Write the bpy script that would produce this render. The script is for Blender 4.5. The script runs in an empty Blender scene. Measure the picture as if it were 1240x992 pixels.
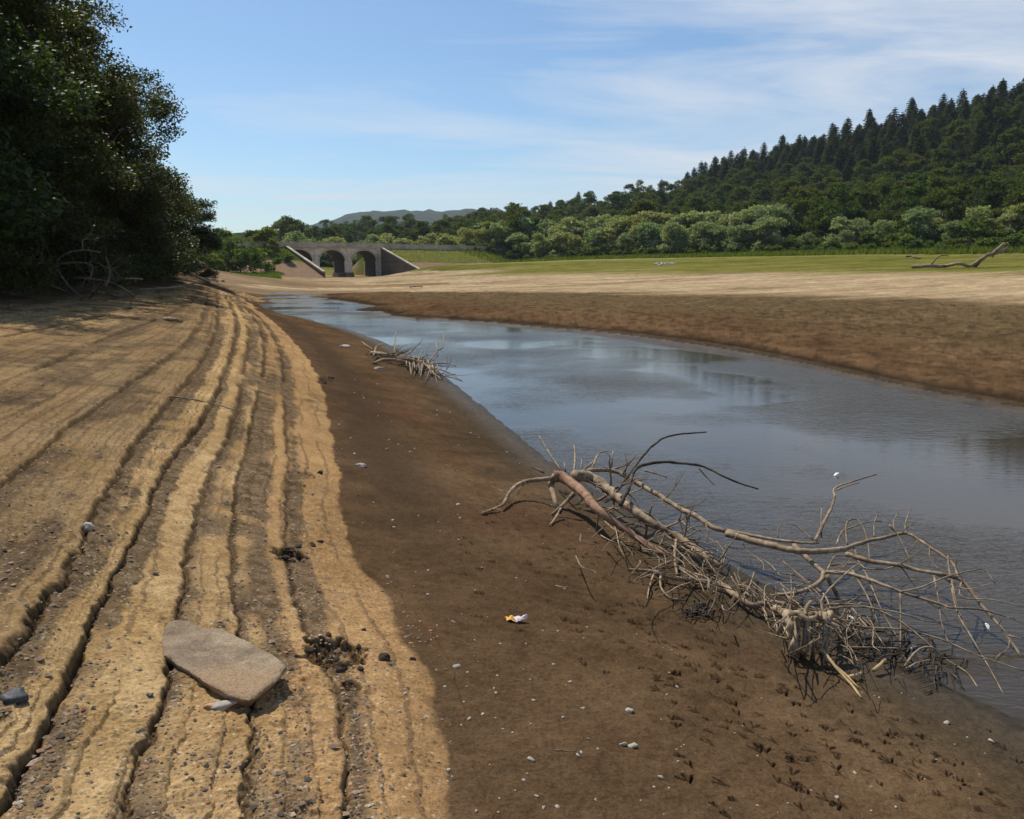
import bpy, math, random
import numpy as np
from mathutils import Vector, Matrix

# ------------------------------------------------------------------ camera, sky, sun, exposure
R = math.radians
SC = bpy.context.scene
COL = SC.collection
EYE = 2.6                      # eye above the water level
F = 950.0                      # focal length in photo pixels (photo 1240 x 992)
HOR = 324.0                    # photo row of the horizon
CX, CY = 620.0, 496.0
PITCH = math.atan((CY - HOR) / F)

cam = bpy.data.cameras.new('camera')
cam.sensor_width = 36.0
cam.lens = F / 1240.0 * 36.0
cam.clip_start = 0.05
cam.clip_end = 12000
camo = bpy.data.objects.new('camera', cam)
COL.objects.link(camo)
camo.location = (0, 0, EYE)
camo.rotation_euler = (math.pi / 2 - PITCH, 0, 0)
SC.camera = camo

SUN_AZ = R(-35.0)              # from the view direction (+Y), negative = to the left
SUN_EL = R(56.0)
sun = bpy.data.lights.new('sun', 'SUN')
sun.energy = 4.4
sun.angle = R(0.5)
sun.color = (1.0, 0.925, 0.80)
suno = bpy.data.objects.new('sun', sun)
COL.objects.link(suno)
sd = Vector((math.sin(SUN_AZ) * math.cos(SUN_EL), math.cos(SUN_AZ) * math.cos(SUN_EL), math.sin(SUN_EL)))
suno.rotation_euler = sd.to_track_quat('Z', 'Y').to_euler()

world = bpy.data.worlds.new('World')
SC.world = world
world.use_nodes = True
wt = world.node_tree
for n in list(wt.nodes):
    wt.nodes.remove(n)


def N(t, kind, **kw):
    n = t.nodes.new(kind)
    for k, v in kw.items():
        if k.startswith('i_'):
            n.inputs[k[2:].replace('_', ' ')].default_value = v
        else:
            setattr(n, k, v)
    return n


def L(t, a, b):
    t.links.new(a, b)


def ramp(t, fac, stops):
    n = t.nodes.new('ShaderNodeValToRGB')
    el = n.color_ramp.elements
    while len(el) < len(stops):
        el.new(0.5)
    for e, (p, c) in zip(el, stops):
        e.position = p
        e.color = c if len(c) == 4 else (*c, 1)
    if fac is not None:
        L(t, fac, n.inputs['Fac'])
    return n


def mathn(t, op, a, b=None, clamp=False):
    n = t.nodes.new('ShaderNodeMath')
    n.operation = op
    n.use_clamp = clamp
    for i, v in enumerate((a, b)):
        if v is None:
            continue
        if isinstance(v, (int, float)):
            n.inputs[i].default_value = v
        else:
            L(t, v, n.inputs[i])
    return n.outputs[0]


def mixc(t, fac, a, b, mode='MIX'):
    n = t.nodes.new('ShaderNodeMix')
    n.data_type = 'RGBA'
    n.blend_type = mode
    if isinstance(fac, (int, float)):
        n.inputs[0].default_value = fac
    else:
        L(t, fac, n.inputs[0])
    for i, v in ((6, a), (7, b)):
        if isinstance(v, tuple):
            n.inputs[i].default_value = v if len(v) == 4 else (*v, 1)
        else:
            L(t, v, n.inputs[i])
    return n.outputs[2]


sky = N(wt, 'ShaderNodeTexSky', sky_type='NISHITA', sun_disc=False)
sky.sun_elevation = SUN_EL
sky.sun_rotation = SUN_AZ
sky.air_density = 1.0
sky.dust_density = 0.5
sky.ozone_density = 3.0
sky.altitude = 100
# thin high cloud, laid on a flat layer far overhead
geo = N(wt, 'ShaderNodeTexCoord')
sep = N(wt, 'ShaderNodeSeparateXYZ')
L(wt, geo.outputs['Generated'], sep.inputs[0])
zc = mathn(wt, 'ADD', mathn(wt, 'MAXIMUM', sep.outputs['Z'], 0.0), 0.09)
px = mathn(wt, 'DIVIDE', sep.outputs['X'], zc)
py = mathn(wt, 'DIVIDE', sep.outputs['Y'], zc)
cmb = N(wt, 'ShaderNodeCombineXYZ')
L(wt, px, cmb.inputs[0]); L(wt, py, cmb.inputs[1])
mp = N(wt, 'ShaderNodeMapping')
mp.inputs['Rotation'].default_value = (0, 0, R(14))
mp.inputs['Scale'].default_value = (0.34, 0.95, 1)
mp.inputs['Location'].default_value = (1.3, 0.4, 0)
L(wt, cmb.outputs[0], mp.inputs[0])
n1 = N(wt, 'ShaderNodeTexNoise', i_Scale=1.25, i_Detail=9.0, i_Roughness=0.6, i_Distortion=0.9)
L(wt, mp.outputs[0], n1.inputs['Vector'])
mp2 = N(wt, 'ShaderNodeMapping')
mp2.inputs['Scale'].default_value = (0.16, 0.3, 1)
mp2.inputs['Location'].default_value = (0.35, 0.1, 0)
L(wt, cmb.outputs[0], mp2.inputs[0])
n2 = N(wt, 'ShaderNodeTexNoise', i_Scale=1.0, i_Detail=3.0, i_Roughness=0.5)
L(wt, mp2.outputs[0], n2.inputs['Vector'])
# more cloud towards the right of the view and near the horizon
side = mathn(wt, 'MULTIPLY', sep.outputs['X'], 0.22)
low = mathn(wt, 'SUBTRACT', 0.16, mathn(wt, 'MULTIPLY', sep.outputs['Z'], 0.55))
cov = mathn(wt, 'ADD', mathn(wt, 'ADD', mathn(wt, 'MULTIPLY', n1.outputs['Fac'], 0.75), mathn(wt, 'MULTIPLY', n2.outputs['Fac'], 0.45)), mathn(wt, 'ADD', side, low))
cr = ramp(wt, cov, [(0.62, (0, 0, 0)), (0.86, (1, 1, 1))])
cfac = mathn(wt, 'MULTIPLY', cr.outputs[0], 0.85)
skyc = mixc(wt, 1.0, sky.outputs[0], (0.89, 1.01, 1.06), 'MULTIPLY')
cloudc = mixc(wt, cfac, skyc, (6.9, 7.2, 7.7))
bg = N(wt, 'ShaderNodeBackground')
bg.inputs['Strength'].default_value = 0.112
L(wt, cloudc, bg.inputs['Color'])
wo = N(wt, 'ShaderNodeOutputWorld')
L(wt, bg.outputs[0], wo.inputs['Surface'])

SC.view_settings.view_transform = 'Standard'
SC.view_settings.look = 'None'
SC.view_settings.exposure = 0.0
SC.view_settings.gamma = 1.0
SC.view_settings.use_curve_mapping = False
SC.cycles.max_bounces = 6
SC.cycles.transparent_max_bounces = 8
SC.cycles.use_denoising = True

rng = np.random.default_rng(7)
rnd = random.Random(11)


# ------------------------------------------------------------------ helpers
def _hash(ix, iy, seed):
    h = (ix.astype(np.int64) * 374761393 + iy.astype(np.int64) * 668265263 + seed * 974634777) & 0xffffffff
    h = ((h ^ (h >> 13)) * 1274126177) & 0xffffffff
    h = (h ^ (h >> 16)) & 0xffffffff
    return h.astype(np.float64) / 4294967295.0


def vnoise(x, y, seed=0):
    x = np.asarray(x, float); y = np.asarray(y, float)
    x0 = np.floor(x); y0 = np.floor(y)
    fx = x - x0; fy = y - y0
    fx = fx * fx * (3 - 2 * fx); fy = fy * fy * (3 - 2 * fy)
    a = _hash(x0, y0, seed); b = _hash(x0 + 1, y0, seed)
    c = _hash(x0, y0 + 1, seed); d = _hash(x0 + 1, y0 + 1, seed)
    return (a + (b - a) * fx) * (1 - fy) + (c + (d - c) * fx) * fy


def fbm(x, y, seed=0, octv=4, gain=0.5):
    s = np.zeros_like(np.asarray(x, float)); amp = 1.0; tot = 0
    for o in range(octv):
        s = s + amp * (vnoise(x, y, seed + o * 17) - 0.5)
        tot += amp; amp *= gain; x = x * 2.03 + 13.7; y = y * 2.03 + 5.1
    return s / tot * 2          # about -1 .. 1


def sstep(a, b, x):
    t = np.clip((x - a) / (b - a), 0, 1)
    return t * t * (3 - 2 * t)


CP, SP = math.cos(PITCH), math.sin(PITCH)


def ray(u, v):
    """Direction with unit forward ground distance (y = 1)."""
    a = (u - CX) / F; b = -(v - CY) / F
    d = np.array([a, CP + b * SP, -SP + b * CP])
    return d / d[1]


def at(u, v, y):
    """Point that lies y metres ahead of the camera."""
    d = ray(u, v) * y
    return Vector((d[0], d[1], EYE + d[2]))


def onz(u, v, z):
    d = ray(u, v)
    t = (z - EYE) / d[2]
    return d[0] * t, d[1] * t


def tag(o, label=None, cat=None, group=None, kind=None):
    if label: o['label'] = label
    if cat: o['category'] = cat
    if group: o['group'] = group
    if kind: o['kind'] = kind
    return o


def empty(name, loc, rz=0.0, scale=1.0):
    o = bpy.data.objects.new(name, None)
    COL.objects.link(o)
    o.location = loc
    o.rotation_euler = (0, 0, rz)
    o.scale = (scale,) * 3 if isinstance(scale, (int, float)) else scale
    o.empty_display_size = 0.3
    return o


def link(name, me, parent=None, mat=None):
    if mat is not None and len(me.materials) == 0:
        me.materials.append(mat)
    o = bpy.data.objects.new(name, me)
    COL.objects.link(o)
    if parent is not None:
        o.parent = parent
    return o


def mesh_np(name, V, Fq=None, Ft=None, smooth=True):
    me = bpy.data.meshes.new(name)
    V = np.asarray(V, np.float32)
    me.vertices.add(len(V))
    me.vertices.foreach_set('co', V.ravel())
    loops = []; starts = []; pos = 0
    if Fq is not None and len(Fq):
        Fq = np.asarray(Fq, np.int32)
        loops.append(Fq.ravel()); starts.append(pos + 4 * np.arange(len(Fq))); pos += 4 * len(Fq)
    if Ft is not None and len(Ft):
        Ft = np.asarray(Ft, np.int32)
        loops.append(Ft.ravel()); starts.append(pos + 3 * np.arange(len(Ft))); pos += 3 * len(Ft)
    lp = np.concatenate(loops).astype(np.int32); st = np.concatenate(starts).astype(np.int32)
    me.loops.add(len(lp)); me.loops.foreach_set('vertex_index', lp)
    me.polygons.add(len(st)); me.polygons.foreach_set('loop_start', st)
    me.update(calc_edges=True)
    me.polygons.foreach_set('use_smooth', np.full(len(st), smooth, bool))
    me.validate(verbose=False)
    return me


class ML(list):
    """Several branches, each to become a part of its own, and one mesh for their small twigs."""
    def __init__(self):
        self.tw = MB()


class MB:
    """Collects tubes and boxes into one mesh."""
    def __init__(self):
        self.V = []; self.Q = []; self.T = []; self.n = 0

    def add(self, V, Q=(), T=()):
        V = np.asarray(V, float).reshape(-1, 3)
        if len(Q): self.Q.append(np.asarray(Q, int) + self.n)
        if len(T): self.T.append(np.asarray(T, int) + self.n)
        self.V.append(V); self.n += len(V)

    def box(self, c, sx, sy, sz, rot=0.0):
        c = np.array(c); co, si = math.cos(rot), math.sin(rot)
        v = []
        for z in (-.5, .5):
            for x, y in ((-.5, -.5), (.5, -.5), (.5, .5), (-.5, .5)):
                X, Y = x * sx, y * sy
                v.append((c[0] + X * co - Y * si, c[1] + X * si + Y * co, c[2] + z * sz))
        self.add(v, [(3, 2, 1, 0), (4, 5, 6, 7), (0, 1, 5, 4), (1, 2, 6, 5), (2, 3, 7, 6), (3, 0, 4, 7)])

    def tube(self, pts, rad, sides=7, rough=0.0, seed=0, cap=True, sub=0):
        P = np.array([tuple(p) for p in pts], float)
        r = np.array(rad, float) if not np.isscalar(rad) else np.full(len(P), float(rad))
        if len(r) == 2 and len(P) > 2:
            r = np.linspace(r[0], r[1], len(P))
        if sub and len(P) > 2:                       # Catmull-Rom
            t = np.linspace(0, len(P) - 1, (len(P) - 1) * sub + 1)
            E = np.vstack([2 * P[0] - P[1], P, 2 * P[-1] - P[-2]])
            i = np.minimum(t.astype(int), len(P) - 2); f = (t - i)[:, None]
            p0, p1, p2, p3 = E[i], E[i + 1], E[i + 2], E[i + 3]
            P2 = 0.5 * (2 * p1 + (p2 - p0) * f + (2 * p0 - 5 * p1 + 4 * p2 - p3) * f ** 2 + (3 * p1 - p0 - 3 * p2 + p3) * f ** 3)
            r = np.interp(t, np.arange(len(P)), r); P = P2
        n = len(P)
        if rough:
            g = np.random.default_rng(seed + n)
            jit = g.normal(0, 1, (n, 3)) * (r[:, None] * rough)
            jit[0] = 0
            P = P + jit
            r = r * (1 + g.normal(0, rough * .45, n).clip(-.4, .4))
        T = np.gradient(P, axis=0)
        T /= np.linalg.norm(T, axis=1)[:, None] + 1e-9
        up = np.array([0, 0, 1.0]) if abs(T[0][2]) < .9 else np.array([1.0, 0, 0])
        A = np.cross(T[0], up); A /= np.linalg.norm(A) + 1e-9
        V = []
        for k in range(n):
            A = A - T[k] * A.dot(T[k]); A /= np.linalg.norm(A) + 1e-9
            B = np.cross(T[k], A)
            for j in range(sides):
                an = 2 * math.pi * j / sides
                V.append(P[k] + (A * math.cos(an) + B * math.sin(an)) * r[k])
        Q = []
        for k in range(n - 1):
            for j in range(sides):
                a = k * sides + j; b = k * sides + (j + 1) % sides
                Q.append((a, b, b + sides, a + sides))
        Tt = []
        if cap:
            V.append(P[0]); V.append(P[-1]); c0 = n * sides; c1 = c0 + 1
            for j in range(sides):
                Tt.append((c0, (j + 1) % sides, j))
                Tt.append((c1, (n - 1) * sides + j, (n - 1) * sides + (j + 1) % sides))
        self.add(V, Q, Tt)

    def build(self, name, mat, parent=None, smooth=True):
        me = mesh_np(name, np.vstack(self.V), np.vstack(self.Q) if self.Q else None, np.vstack(self.T) if self.T else None, smooth)
        return link(name, me, parent, mat)


# ------------------------------------------------------------------ materials
def newmat(name):
    m = bpy.data.materials.new(name)
    m.use_nodes = True
    t = m.node_tree
    b = t.nodes['Principled BSDF']
    b.inputs['Specular IOR Level'].default_value = 0.25
    return m, t, b


def coords(t, kind='Object'):
    return N(t, 'ShaderNodeTexCoord').outputs[kind]


def noise(t, vec, scale, detail=4.0, rough=0.55, dist=0.0):
    n = N(t, 'ShaderNodeTexNoise')
    n.inputs['Scale'].default_value = scale
    n.inputs['Detail'].default_value = detail
    n.inputs['Roughness'].default_value = rough
    n.inputs['Distortion'].default_value = dist
    if vec is not None:
        L(t, vec, n.inputs['Vector'])
    return n.outputs['Fac']


def bump(t, h, b, strength=0.4, dist=0.02, prev=None):
    n = N(t, 'ShaderNodeBump')
    n.inputs['Strength'].default_value = strength
    n.inputs['Distance'].default_value = dist
    L(t, h, n.inputs['Height'])
    if prev is not None:
        L(t, prev, n.inputs['Normal'])
    if b is not None:
        L(t, n.outputs[0], b.inputs['Normal'])
    return n.outputs[0]


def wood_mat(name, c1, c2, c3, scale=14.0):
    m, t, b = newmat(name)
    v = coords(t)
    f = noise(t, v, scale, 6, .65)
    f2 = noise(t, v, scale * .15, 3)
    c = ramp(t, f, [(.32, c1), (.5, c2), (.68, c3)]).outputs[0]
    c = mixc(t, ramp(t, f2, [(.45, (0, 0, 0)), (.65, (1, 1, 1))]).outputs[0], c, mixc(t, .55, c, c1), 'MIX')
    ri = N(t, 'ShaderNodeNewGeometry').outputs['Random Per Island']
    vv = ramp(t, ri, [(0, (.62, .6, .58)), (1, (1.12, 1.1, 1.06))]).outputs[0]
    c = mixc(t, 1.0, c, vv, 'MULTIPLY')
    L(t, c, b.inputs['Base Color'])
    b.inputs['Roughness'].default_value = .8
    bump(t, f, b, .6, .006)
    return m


M_drift = wood_mat('drift_wood', (.12, .08, .048), (.36, .27, .175), (.56, .45, .31))
M_driftred = wood_mat('drift_wood_reddish', (.16, .085, .05), (.36, .21, .13), (.47, .33, .23))
M_darkwood = wood_mat('dark_wood', (.03, .024, .018), (.09, .07, .052), (.18, .15, .115))
M_stick = wood_mat('pale_stick', (.3, .19, .09), (.52, .38, .20), (.6, .48, .3))
M_bark = wood_mat('bark', (.035, .03, .022), (.08, .065, .045), (.13, .11, .08), 6)


def leaf_mat(name, c_dark, c_mid, c_light, transl=.35, rough=.75, spec=.12):
    m, t, b = newmat(name)
    ri = N(t, 'ShaderNodeNewGeometry').outputs['Random Per Island']
    oi = N(t, 'ShaderNodeObjectInfo').outputs['Random']
    c = ramp(t, ri, [(0, c_dark), (.5, c_mid), (1, c_light)]).outputs[0]
    tint = ramp(t, oi, [(0, (.7, .82, .8)), (.35, (1, 1, 1)), (.7, (1.15, 1.02, .72)), (1, (.8, 1.0, .95))]).outputs[0]
    c = mixc(t, 1.0, c, tint, 'MULTIPLY')
    L(t, c, b.inputs['Base Color'])
    b.inputs['Roughness'].default_value = rough
    b.inputs['Specular IOR Level'].default_value = spec
    tr = N(t, 'ShaderNodeBsdfTranslucent')
    cc = mixc(t, 1.0, c, (1.25, 1.35, .6), 'MULTIPLY')
    L(t, cc, tr.inputs['Color'])
    mx = N(t, 'ShaderNodeMixShader')
    mx.inputs[0].default_value = transl
    L(t, b.outputs[0], mx.inputs[1]); L(t, tr.outputs[0], mx.inputs[2])
    L(t, mx.outputs[0], t.nodes['Material Output'].inputs['Surface'])
    return m


M_leafnear = leaf_mat('leaf_near', (.026, .038, .009), (.046, .061, .016), (.095, .11, .038), .36, .5, .3)
M_leafbroad = leaf_mat('leaf_broad', (.045, .062, .014), (.08, .102, .023), (.13, .15, .036), .48)
M_leafpine = leaf_mat('needles', (.035, .048, .018), (.058, .075, .026), (.095, .11, .038), .4)
M_leafwillow = leaf_mat('leaf_willow', (.19, .215, .12), (.27, .29, .17), (.36, .375, .24), .5)
M_leafshrub = leaf_mat('leaf_shrub', (.075, .105, .025), (.125, .16, .04), (.18, .21, .065), .5)
M_leafbright = leaf_mat('leaf_bright', (.08, .12, .022), (.13, .18, .035), (.18, .23, .06), .4)


def stone_mat(name, cols, scale=8.0, bstr=.7, bd=.01, rough=.85):
    m, t, b = newmat(name)
    v = coords(t)
    f = noise(t, v, scale, 8, .62, .3)
    f2 = noise(t, v, scale * .22, 3)
    g = noise(t, v, scale * 14, 3, .7)
    c = ramp(t, f, [(.3, cols[0]), (.5, cols[1]), (.7, cols[2])]).outputs[0]
    c = mixc(t, ramp(t, f2, [(.47, (0, 0, 0)), (.6, (1, 1, 1))]).outputs[0], c, cols[3])
    c = mixc(t, 1.0, c, ramp(t, g, [(.35, (.72, .72, .72)), (.65, (1.2, 1.2, 1.2))]).outputs[0], 'MULTIPLY')
    L(t, c, b.inputs['Base Color'])
    b.inputs['Roughness'].default_value = rough
    nb = bump(t, f, None, bstr, bd)
    bump(t, g, b, bstr * .8, bd * .3, nb)
    return m


M_slab = stone_mat('slab_stone', [(.15, .11, .07), (.27, .2, .13), (.40, .31, .2), (.33, .225, .13)], 7.0, 1.0, .02)
M_darkstone = stone_mat('dark_stone', [(.03, .035, .035), (.06, .065, .065), (.1, .11, .11), (.05, .05, .05)], 9, .5, .01, .5)
M_pebble = stone_mat('pebble_pale', [(.33, .28, .22), (.48, .43, .35), (.6, .56, .48), (.42, .34, .26)], 30)
M_clod = stone_mat('clod_earth', [(.035, .025, .018), (.07, .05, .035), (.12, .085, .055), (.09, .06, .035)], 20, 1.0, .02, .95)
M_orange = stone_mat('orange_stone', [(.3, .15, .06), (.5, .28, .1), (.58, .38, .2), (.4, .2, .08)], 30)


def masonry(name, dark):
    m, t, b = newmat(name)
    v = coords(t)
    br = N(t, 'ShaderNodeTexBrick')
    br.inputs['Scale'].default_value = 1.0
    br.inputs['Brick Width'].default_value = .8
    br.inputs['Row Height'].default_value = .34
    br.inputs['Mortar Size'].default_value = .015
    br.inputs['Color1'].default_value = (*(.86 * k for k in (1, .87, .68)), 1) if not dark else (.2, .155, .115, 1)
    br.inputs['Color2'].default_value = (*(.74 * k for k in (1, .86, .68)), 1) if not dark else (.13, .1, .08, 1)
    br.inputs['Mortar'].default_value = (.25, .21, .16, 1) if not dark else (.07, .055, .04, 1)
    mpn = N(t, 'ShaderNodeMapping')
    mpn.inputs['Rotation'].default_value = (R(90), 0, 0)
    L(t, v, mpn.inputs[0]); L(t, mpn.outputs[0], br.inputs['Vector'])
    f = noise(t, v, .35, 6, .6)
    f3 = noise(t, v, 2.2, 5, .6)
    c = mixc(t, 1.0, br.outputs[0], ramp(t, f3, [(.3, (.74, .72, .68)), (.65, (1.1, 1.08, 1.03))]).outputs[0], 'MULTIPLY')
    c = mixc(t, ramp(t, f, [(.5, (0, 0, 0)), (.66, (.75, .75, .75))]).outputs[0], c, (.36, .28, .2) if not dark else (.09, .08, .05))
    L(t, c, b.inputs['Base Color'])
    b.inputs['Roughness'].default_value = .9
    bump(t, br.outputs['Fac'], b, .5, -.03)
    return m


M_bridge = masonry('bridge_stone', False)
M_archshade = stone_mat('arch_shade_stone', [(.03, .026, .02), (.06, .048, .036), (.1, .08, .06), (.05, .05, .03)], 1.5)  # near-black tone stands in for the shade inside the arches
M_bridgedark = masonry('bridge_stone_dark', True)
M_coping = stone_mat('coping_stone', [(.36, .30, .22), (.54, .46, .35), (.68, .59, .46), (.4, .33, .24)], 1.2)
M_copingpale = stone_mat('coping_pale', [(.4, .35, .27), (.52, .46, .36), (.62, .56, .44), (.45, .38, .28)], 1.2)  # even pale stone for arch rings and roadside copings

# ------------------------------------------------------------------ the lie of the land, from contour lines
LINES = []      # (points [(x,y)], z, s, g)
CTRL = []


def line(px, z, s, g=0.0, z2=None):
    """px: photo points along a contour; z: height (z2: height at the last point)."""
    P = np.array(px, float); n = len(P)
    t = np.linspace(0, n - 1, (n - 1) * 4 + 1)
    E = np.vstack([2 * P[0] - P[1], P, 2 * P[-1] - P[-2]])
    i0 = np.minimum(t.astype(int), n - 2); f = (t - i0)[:, None]
    p0, p1, p2, p3 = E[i0], E[i0 + 1], E[i0 + 2], E[i0 + 3]
    px = 0.5 * (2 * p1 + (p2 - p0) * f + (2 * p0 - 5 * p1 + 4 * p2 - p3) * f ** 2 + (3 * p1 - p0 - 3 * p2 + p3) * f ** 3)
    n = len(px); pts_ = []
    for i, (u, v) in enumerate(px):
        zz = z if z2 is None else z + (z2 - z) * i / (n - 1)
        x, y = onz(u, v, zz)
        CTRL.append((x, y, zz, s, g))
        pts_.append((x, y, zz))
    if s >= 0:
        LINES.append((s, pts_))


L0 = [(305, 361), (330, 377), (380, 388), (440, 405), (490, 426), (530, 449), (570, 481), (620, 521), (660, 554), (720, 592), (800, 640), (900, 692), (990, 745), (1080, 800), (1160, 838), (1240, 872), (1420, 960)]
R0 = [(315, 357), (345, 354), (400, 364), (432, 369), (480, 386), (545, 390), (600, 395), (690, 403), (760, 412), (830, 424), (900, 434), (960, 443), (1010, 455), (1060, 466), (1100, 476), (1170, 490), (1240, 503), (1420, 545)]
line(L0, 0.0, 0.0)
line(R0, 0.0, -1.0)
mx0 = [onz(u, v, 0) for u, v in L0]; mx1 = [onz(u, v, 0) for u, v in R0]
for (x, y) in mx0:
    if 4 < y < 45:
        xr = np.interp(y, [p[1] for p in mx1][::-1], [p[0] for p in mx1][::-1])
        for f in (.25, .5, .75):
            CTRL.append((x + (xr - x) * f, y, -.28, -f, 0))
# shallow tongue of mud between the two arms at the far end
for u, v in [(372, 377), (400, 378), (430, 379), (455, 383)]:
    x, y = onz(u, v, .05); CTRL.append((x, y, .05, -.9, 0))
for u, v in [(330, 362), (360, 366), (395, 370)]:
    x, y = onz(u, v, 0); CTRL.append((x, y, -.12, -.5, 0))
line([(296, 366), (330, 390), (360, 420), (385, 460), (400, 520), (408, 580), (418, 650), (450, 712), (492, 770), (522, 830), (536, 900), (545, 992)], .50, 1.0, z2=.80)
line([(286, 362), (318, 392), (338, 430), (342, 480), (345, 540), (345, 600), (343, 660), (352, 720), (385, 800), (410, 860), (420, 992)], .72, 1.5, z2=.92)
line([(280, 358), (300, 375), (318, 410), (317, 450), (305, 500), (292, 560), (281, 620), (279, 700), (290, 780), (300, 880), (290, 992)], .85, 2.1, z2=1.0)
line([(274, 355), (290, 372), (300, 400), (296, 440), (285, 500), (262, 560), (236, 620), (220, 700), (205, 760), (200, 830), (178, 890), (158, 940), (148, 992)], .95, 2.6, z2=1.08)
line([(268, 352), (278, 370), (284, 395), (279, 425), (262, 470), (240, 510), (215, 545), (185, 590), (165, 640), (140, 680), (110, 740), (85, 790), (60, 860), (20, 930), (-20, 990)], 1.05, 3.0, z2=1.18)
line([(262, 350), (262, 372), (258, 410), (235, 450), (200, 490), (150, 560), (115, 620), (85, 680), (40, 740), (10, 790), (-40, 850), (-180, 990)], 1.12, 4.0, z2=1.3)
line([(255, 348), (248, 370), (232, 410), (160, 462), (85, 517), (0, 590), (-120, 690), (-400, 900)], 1.2, 5.0, z2=1.42)
line([(248, 346), (230, 366), (180, 390), (120, 412), (60, 440), (-10, 468), (-200, 540), (-600, 700)], 1.3, 6.0, z2=1.55)
line([(238, 344), (205, 358), (140, 378), (50, 398), (-10, 410), (-200, 450), (-700, 560)], 1.4, 7.0, z2=1.68)
line([(258, 340), (225, 344), (165, 352), (80, 364), (0, 372), (-150, 392), (-600, 460)], 1.5, 8.0, .2, z2=1.85)
# behind and under the trees on the left
for u, y, z in [(150, 60, 3.6), (60, 40, 3.2), (-80, 28, 3.0), (-400, 22, 3.4), (-900, 14, 3.4), (40, 75, 6), (-200, 60, 8), (-600, 40, 8), (120, 110, 6), (-1200, 9, 3.2)]:
    d = ray(u, 400); CTRL.append((d[0] * y, y, z, 9.0, .4))
# left field behind, towards the bridge
for u, v, z, g in [(262, 333, 1.1, .6), (300, 330, 1.5, .9), (270, 328, 1.9, 1), (330, 333, 1.1, .5), (350, 336, .6, 0), (300, 338, .75, 0), (400, 338, .35, 0), (400, 345, .22, 0), (350, 347, .28, 0), (300, 347, .5, 0), (460, 336, .6, 0), (480, 345, .45, 0), (430, 352, .15, 0), (360, 351, .08, 0), (520, 333, 1.0, .1), (280, 352, .5, .0)]:
    x, y = onz(u, v, z); CTRL.append((x, y, z, -3.3 if u > 290 else -3.0, g))
for u in (330, 350, 372, 395, 415, 435, 455, 475, 495):
    for y, z in ((165, .35), (180, .3), (192, .3), (204, .35), (216, .9), (228, 1.6)):
        if (u < 372 and y > 180) or (u > 470 and y > 185): continue
        d = ray(u, 400); CTRL.append((d[0] * y, y, z + max(0, (u - 475)) * .02, -3.4, .0 if y < 205 else .9))
# right bank
line([(480, 381), (560, 385), (640, 390), (690, 395), (760, 400), (800, 404), (860, 412), (920, 421), (980, 433), (1040, 446), (1100, 459), (1170, 472), (1240, 483), (1420, 520)], .09, -1.25)
line([(480, 370), (600, 378), (700, 384), (800, 390), (900, 400), (1000, 415), (1100, 430), (1240, 450), (1420, 476)], .30, -1.8, z2=.22)
line([(480, 353), (560, 353), (620, 352), (700, 352), (800, 353), (900, 354), (1000, 356), (1120, 360), (1240, 364), (1420, 372)], .62, -3.0, z2=1.15)
for u, v, z in [(1420, 334, 2.25), (1240, 331, 2.2), (1120, 330, 2.12), (1000, 331, 2.0), (900, 331, 1.92), (800, 331, 1.85), (720, 331, 1.8), (650, 332, 1.65), (590, 333, 1.5), (540, 334, 1.3)]:
    x, y = onz(u, v, z); CTRL.append((x, y, z, -4.0, .5))
for u, v, y in [(1420, 300, 115), (1240, 303, 130), (1150, 304, 140), (1080, 304, 150), (1000, 306, 165), (900, 308, 185), (820, 310, 200), (740, 312, 210), (660, 315, 220), (600, 318, 228), (560, 321, 232), (520, 322, 240)]:
    p = at(u, v, y); CTRL.append((p.x, p.y, p.z, -5.0, 1.0))
    p = at(u, (v + 326) / 2 - 1, y * .78 if u < 1000 else y * .8); CTRL.append((p.x, p.y, p.z, -4.6, 1.0))
# hillside
HILL = [(1800, -70, 330), (1500, 20, 350), (1240, 124, 380), (1170, 146, 400), (1100, 162, 420), (1000, 189, 450), (900, 213, 480), (820, 238, 520), (740, 252, 560), (660, 262, 650), (600, 266, 720), (540, 274, 780)]
for u, v, y in HILL:
    p = at(u, v, y); CTRL.append((p.x, p.y, p.z, -7.0, 1.0))
    CTRL.append((p.x * 1.3, p.y * 1.3, p.z * 1.12, -8.0, 1.0))
    CTRL.append((p.x * 3, p.y * 3, p.z * 1.1, -8.0, 1.0))
for u, v, y in [(1500, 190, 200), (1240, 250, 220), (1100, 262, 250), (1000, 268, 270), (900, 276, 290), (800, 284, 320), (700, 290, 360), (600, 294, 420)]:
    p = at(u, v, y); CTRL.append((p.x, p.y, p.z, -6.0, 1.0))
for u, v, y in [(500, 300, 330), (440, 304, 330), (380, 306, 330), (300, 306, 330), (200, 300, 330), (500, 290, 560), (440, 288, 560), (380, 288, 560), (250, 288, 560), (0, 270, 500),
                (410, 322, 245), (380, 322, 240), (350, 320, 240), (450, 322, 250), (440, 285, 2000), (250, 285, 2000), (0, 285, 2000)]:
    p = at(u, v, y); CTRL.append((p.x, p.y, p.z, -6.0, 1.0))
# carry the near contours on past the camera's feet
for x, z, s in [(-8, 1.9, 8.5), (-5, 1.55, 6), (-3.4, 1.32, 4.4), (-2.0, 1.16, 3.1), (-1.2, 1.05, 2.5), (-.5, .97, 1.9), (.1, .86, 1.2), (1.5, .6, .7), (3.2, .3, .35), (4.6, .02, .0), (6.5, -.25, -.4), (9, -.25, -.6), (14, .0, -1)]:
    CTRL.append((x, .3, z, s, 0))

CT = np.array(CTRL)


def warp(x, y):
    y = np.maximum(y, 0.3)
    return x / (y + 3.0), np.log(y + 3.0)


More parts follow.
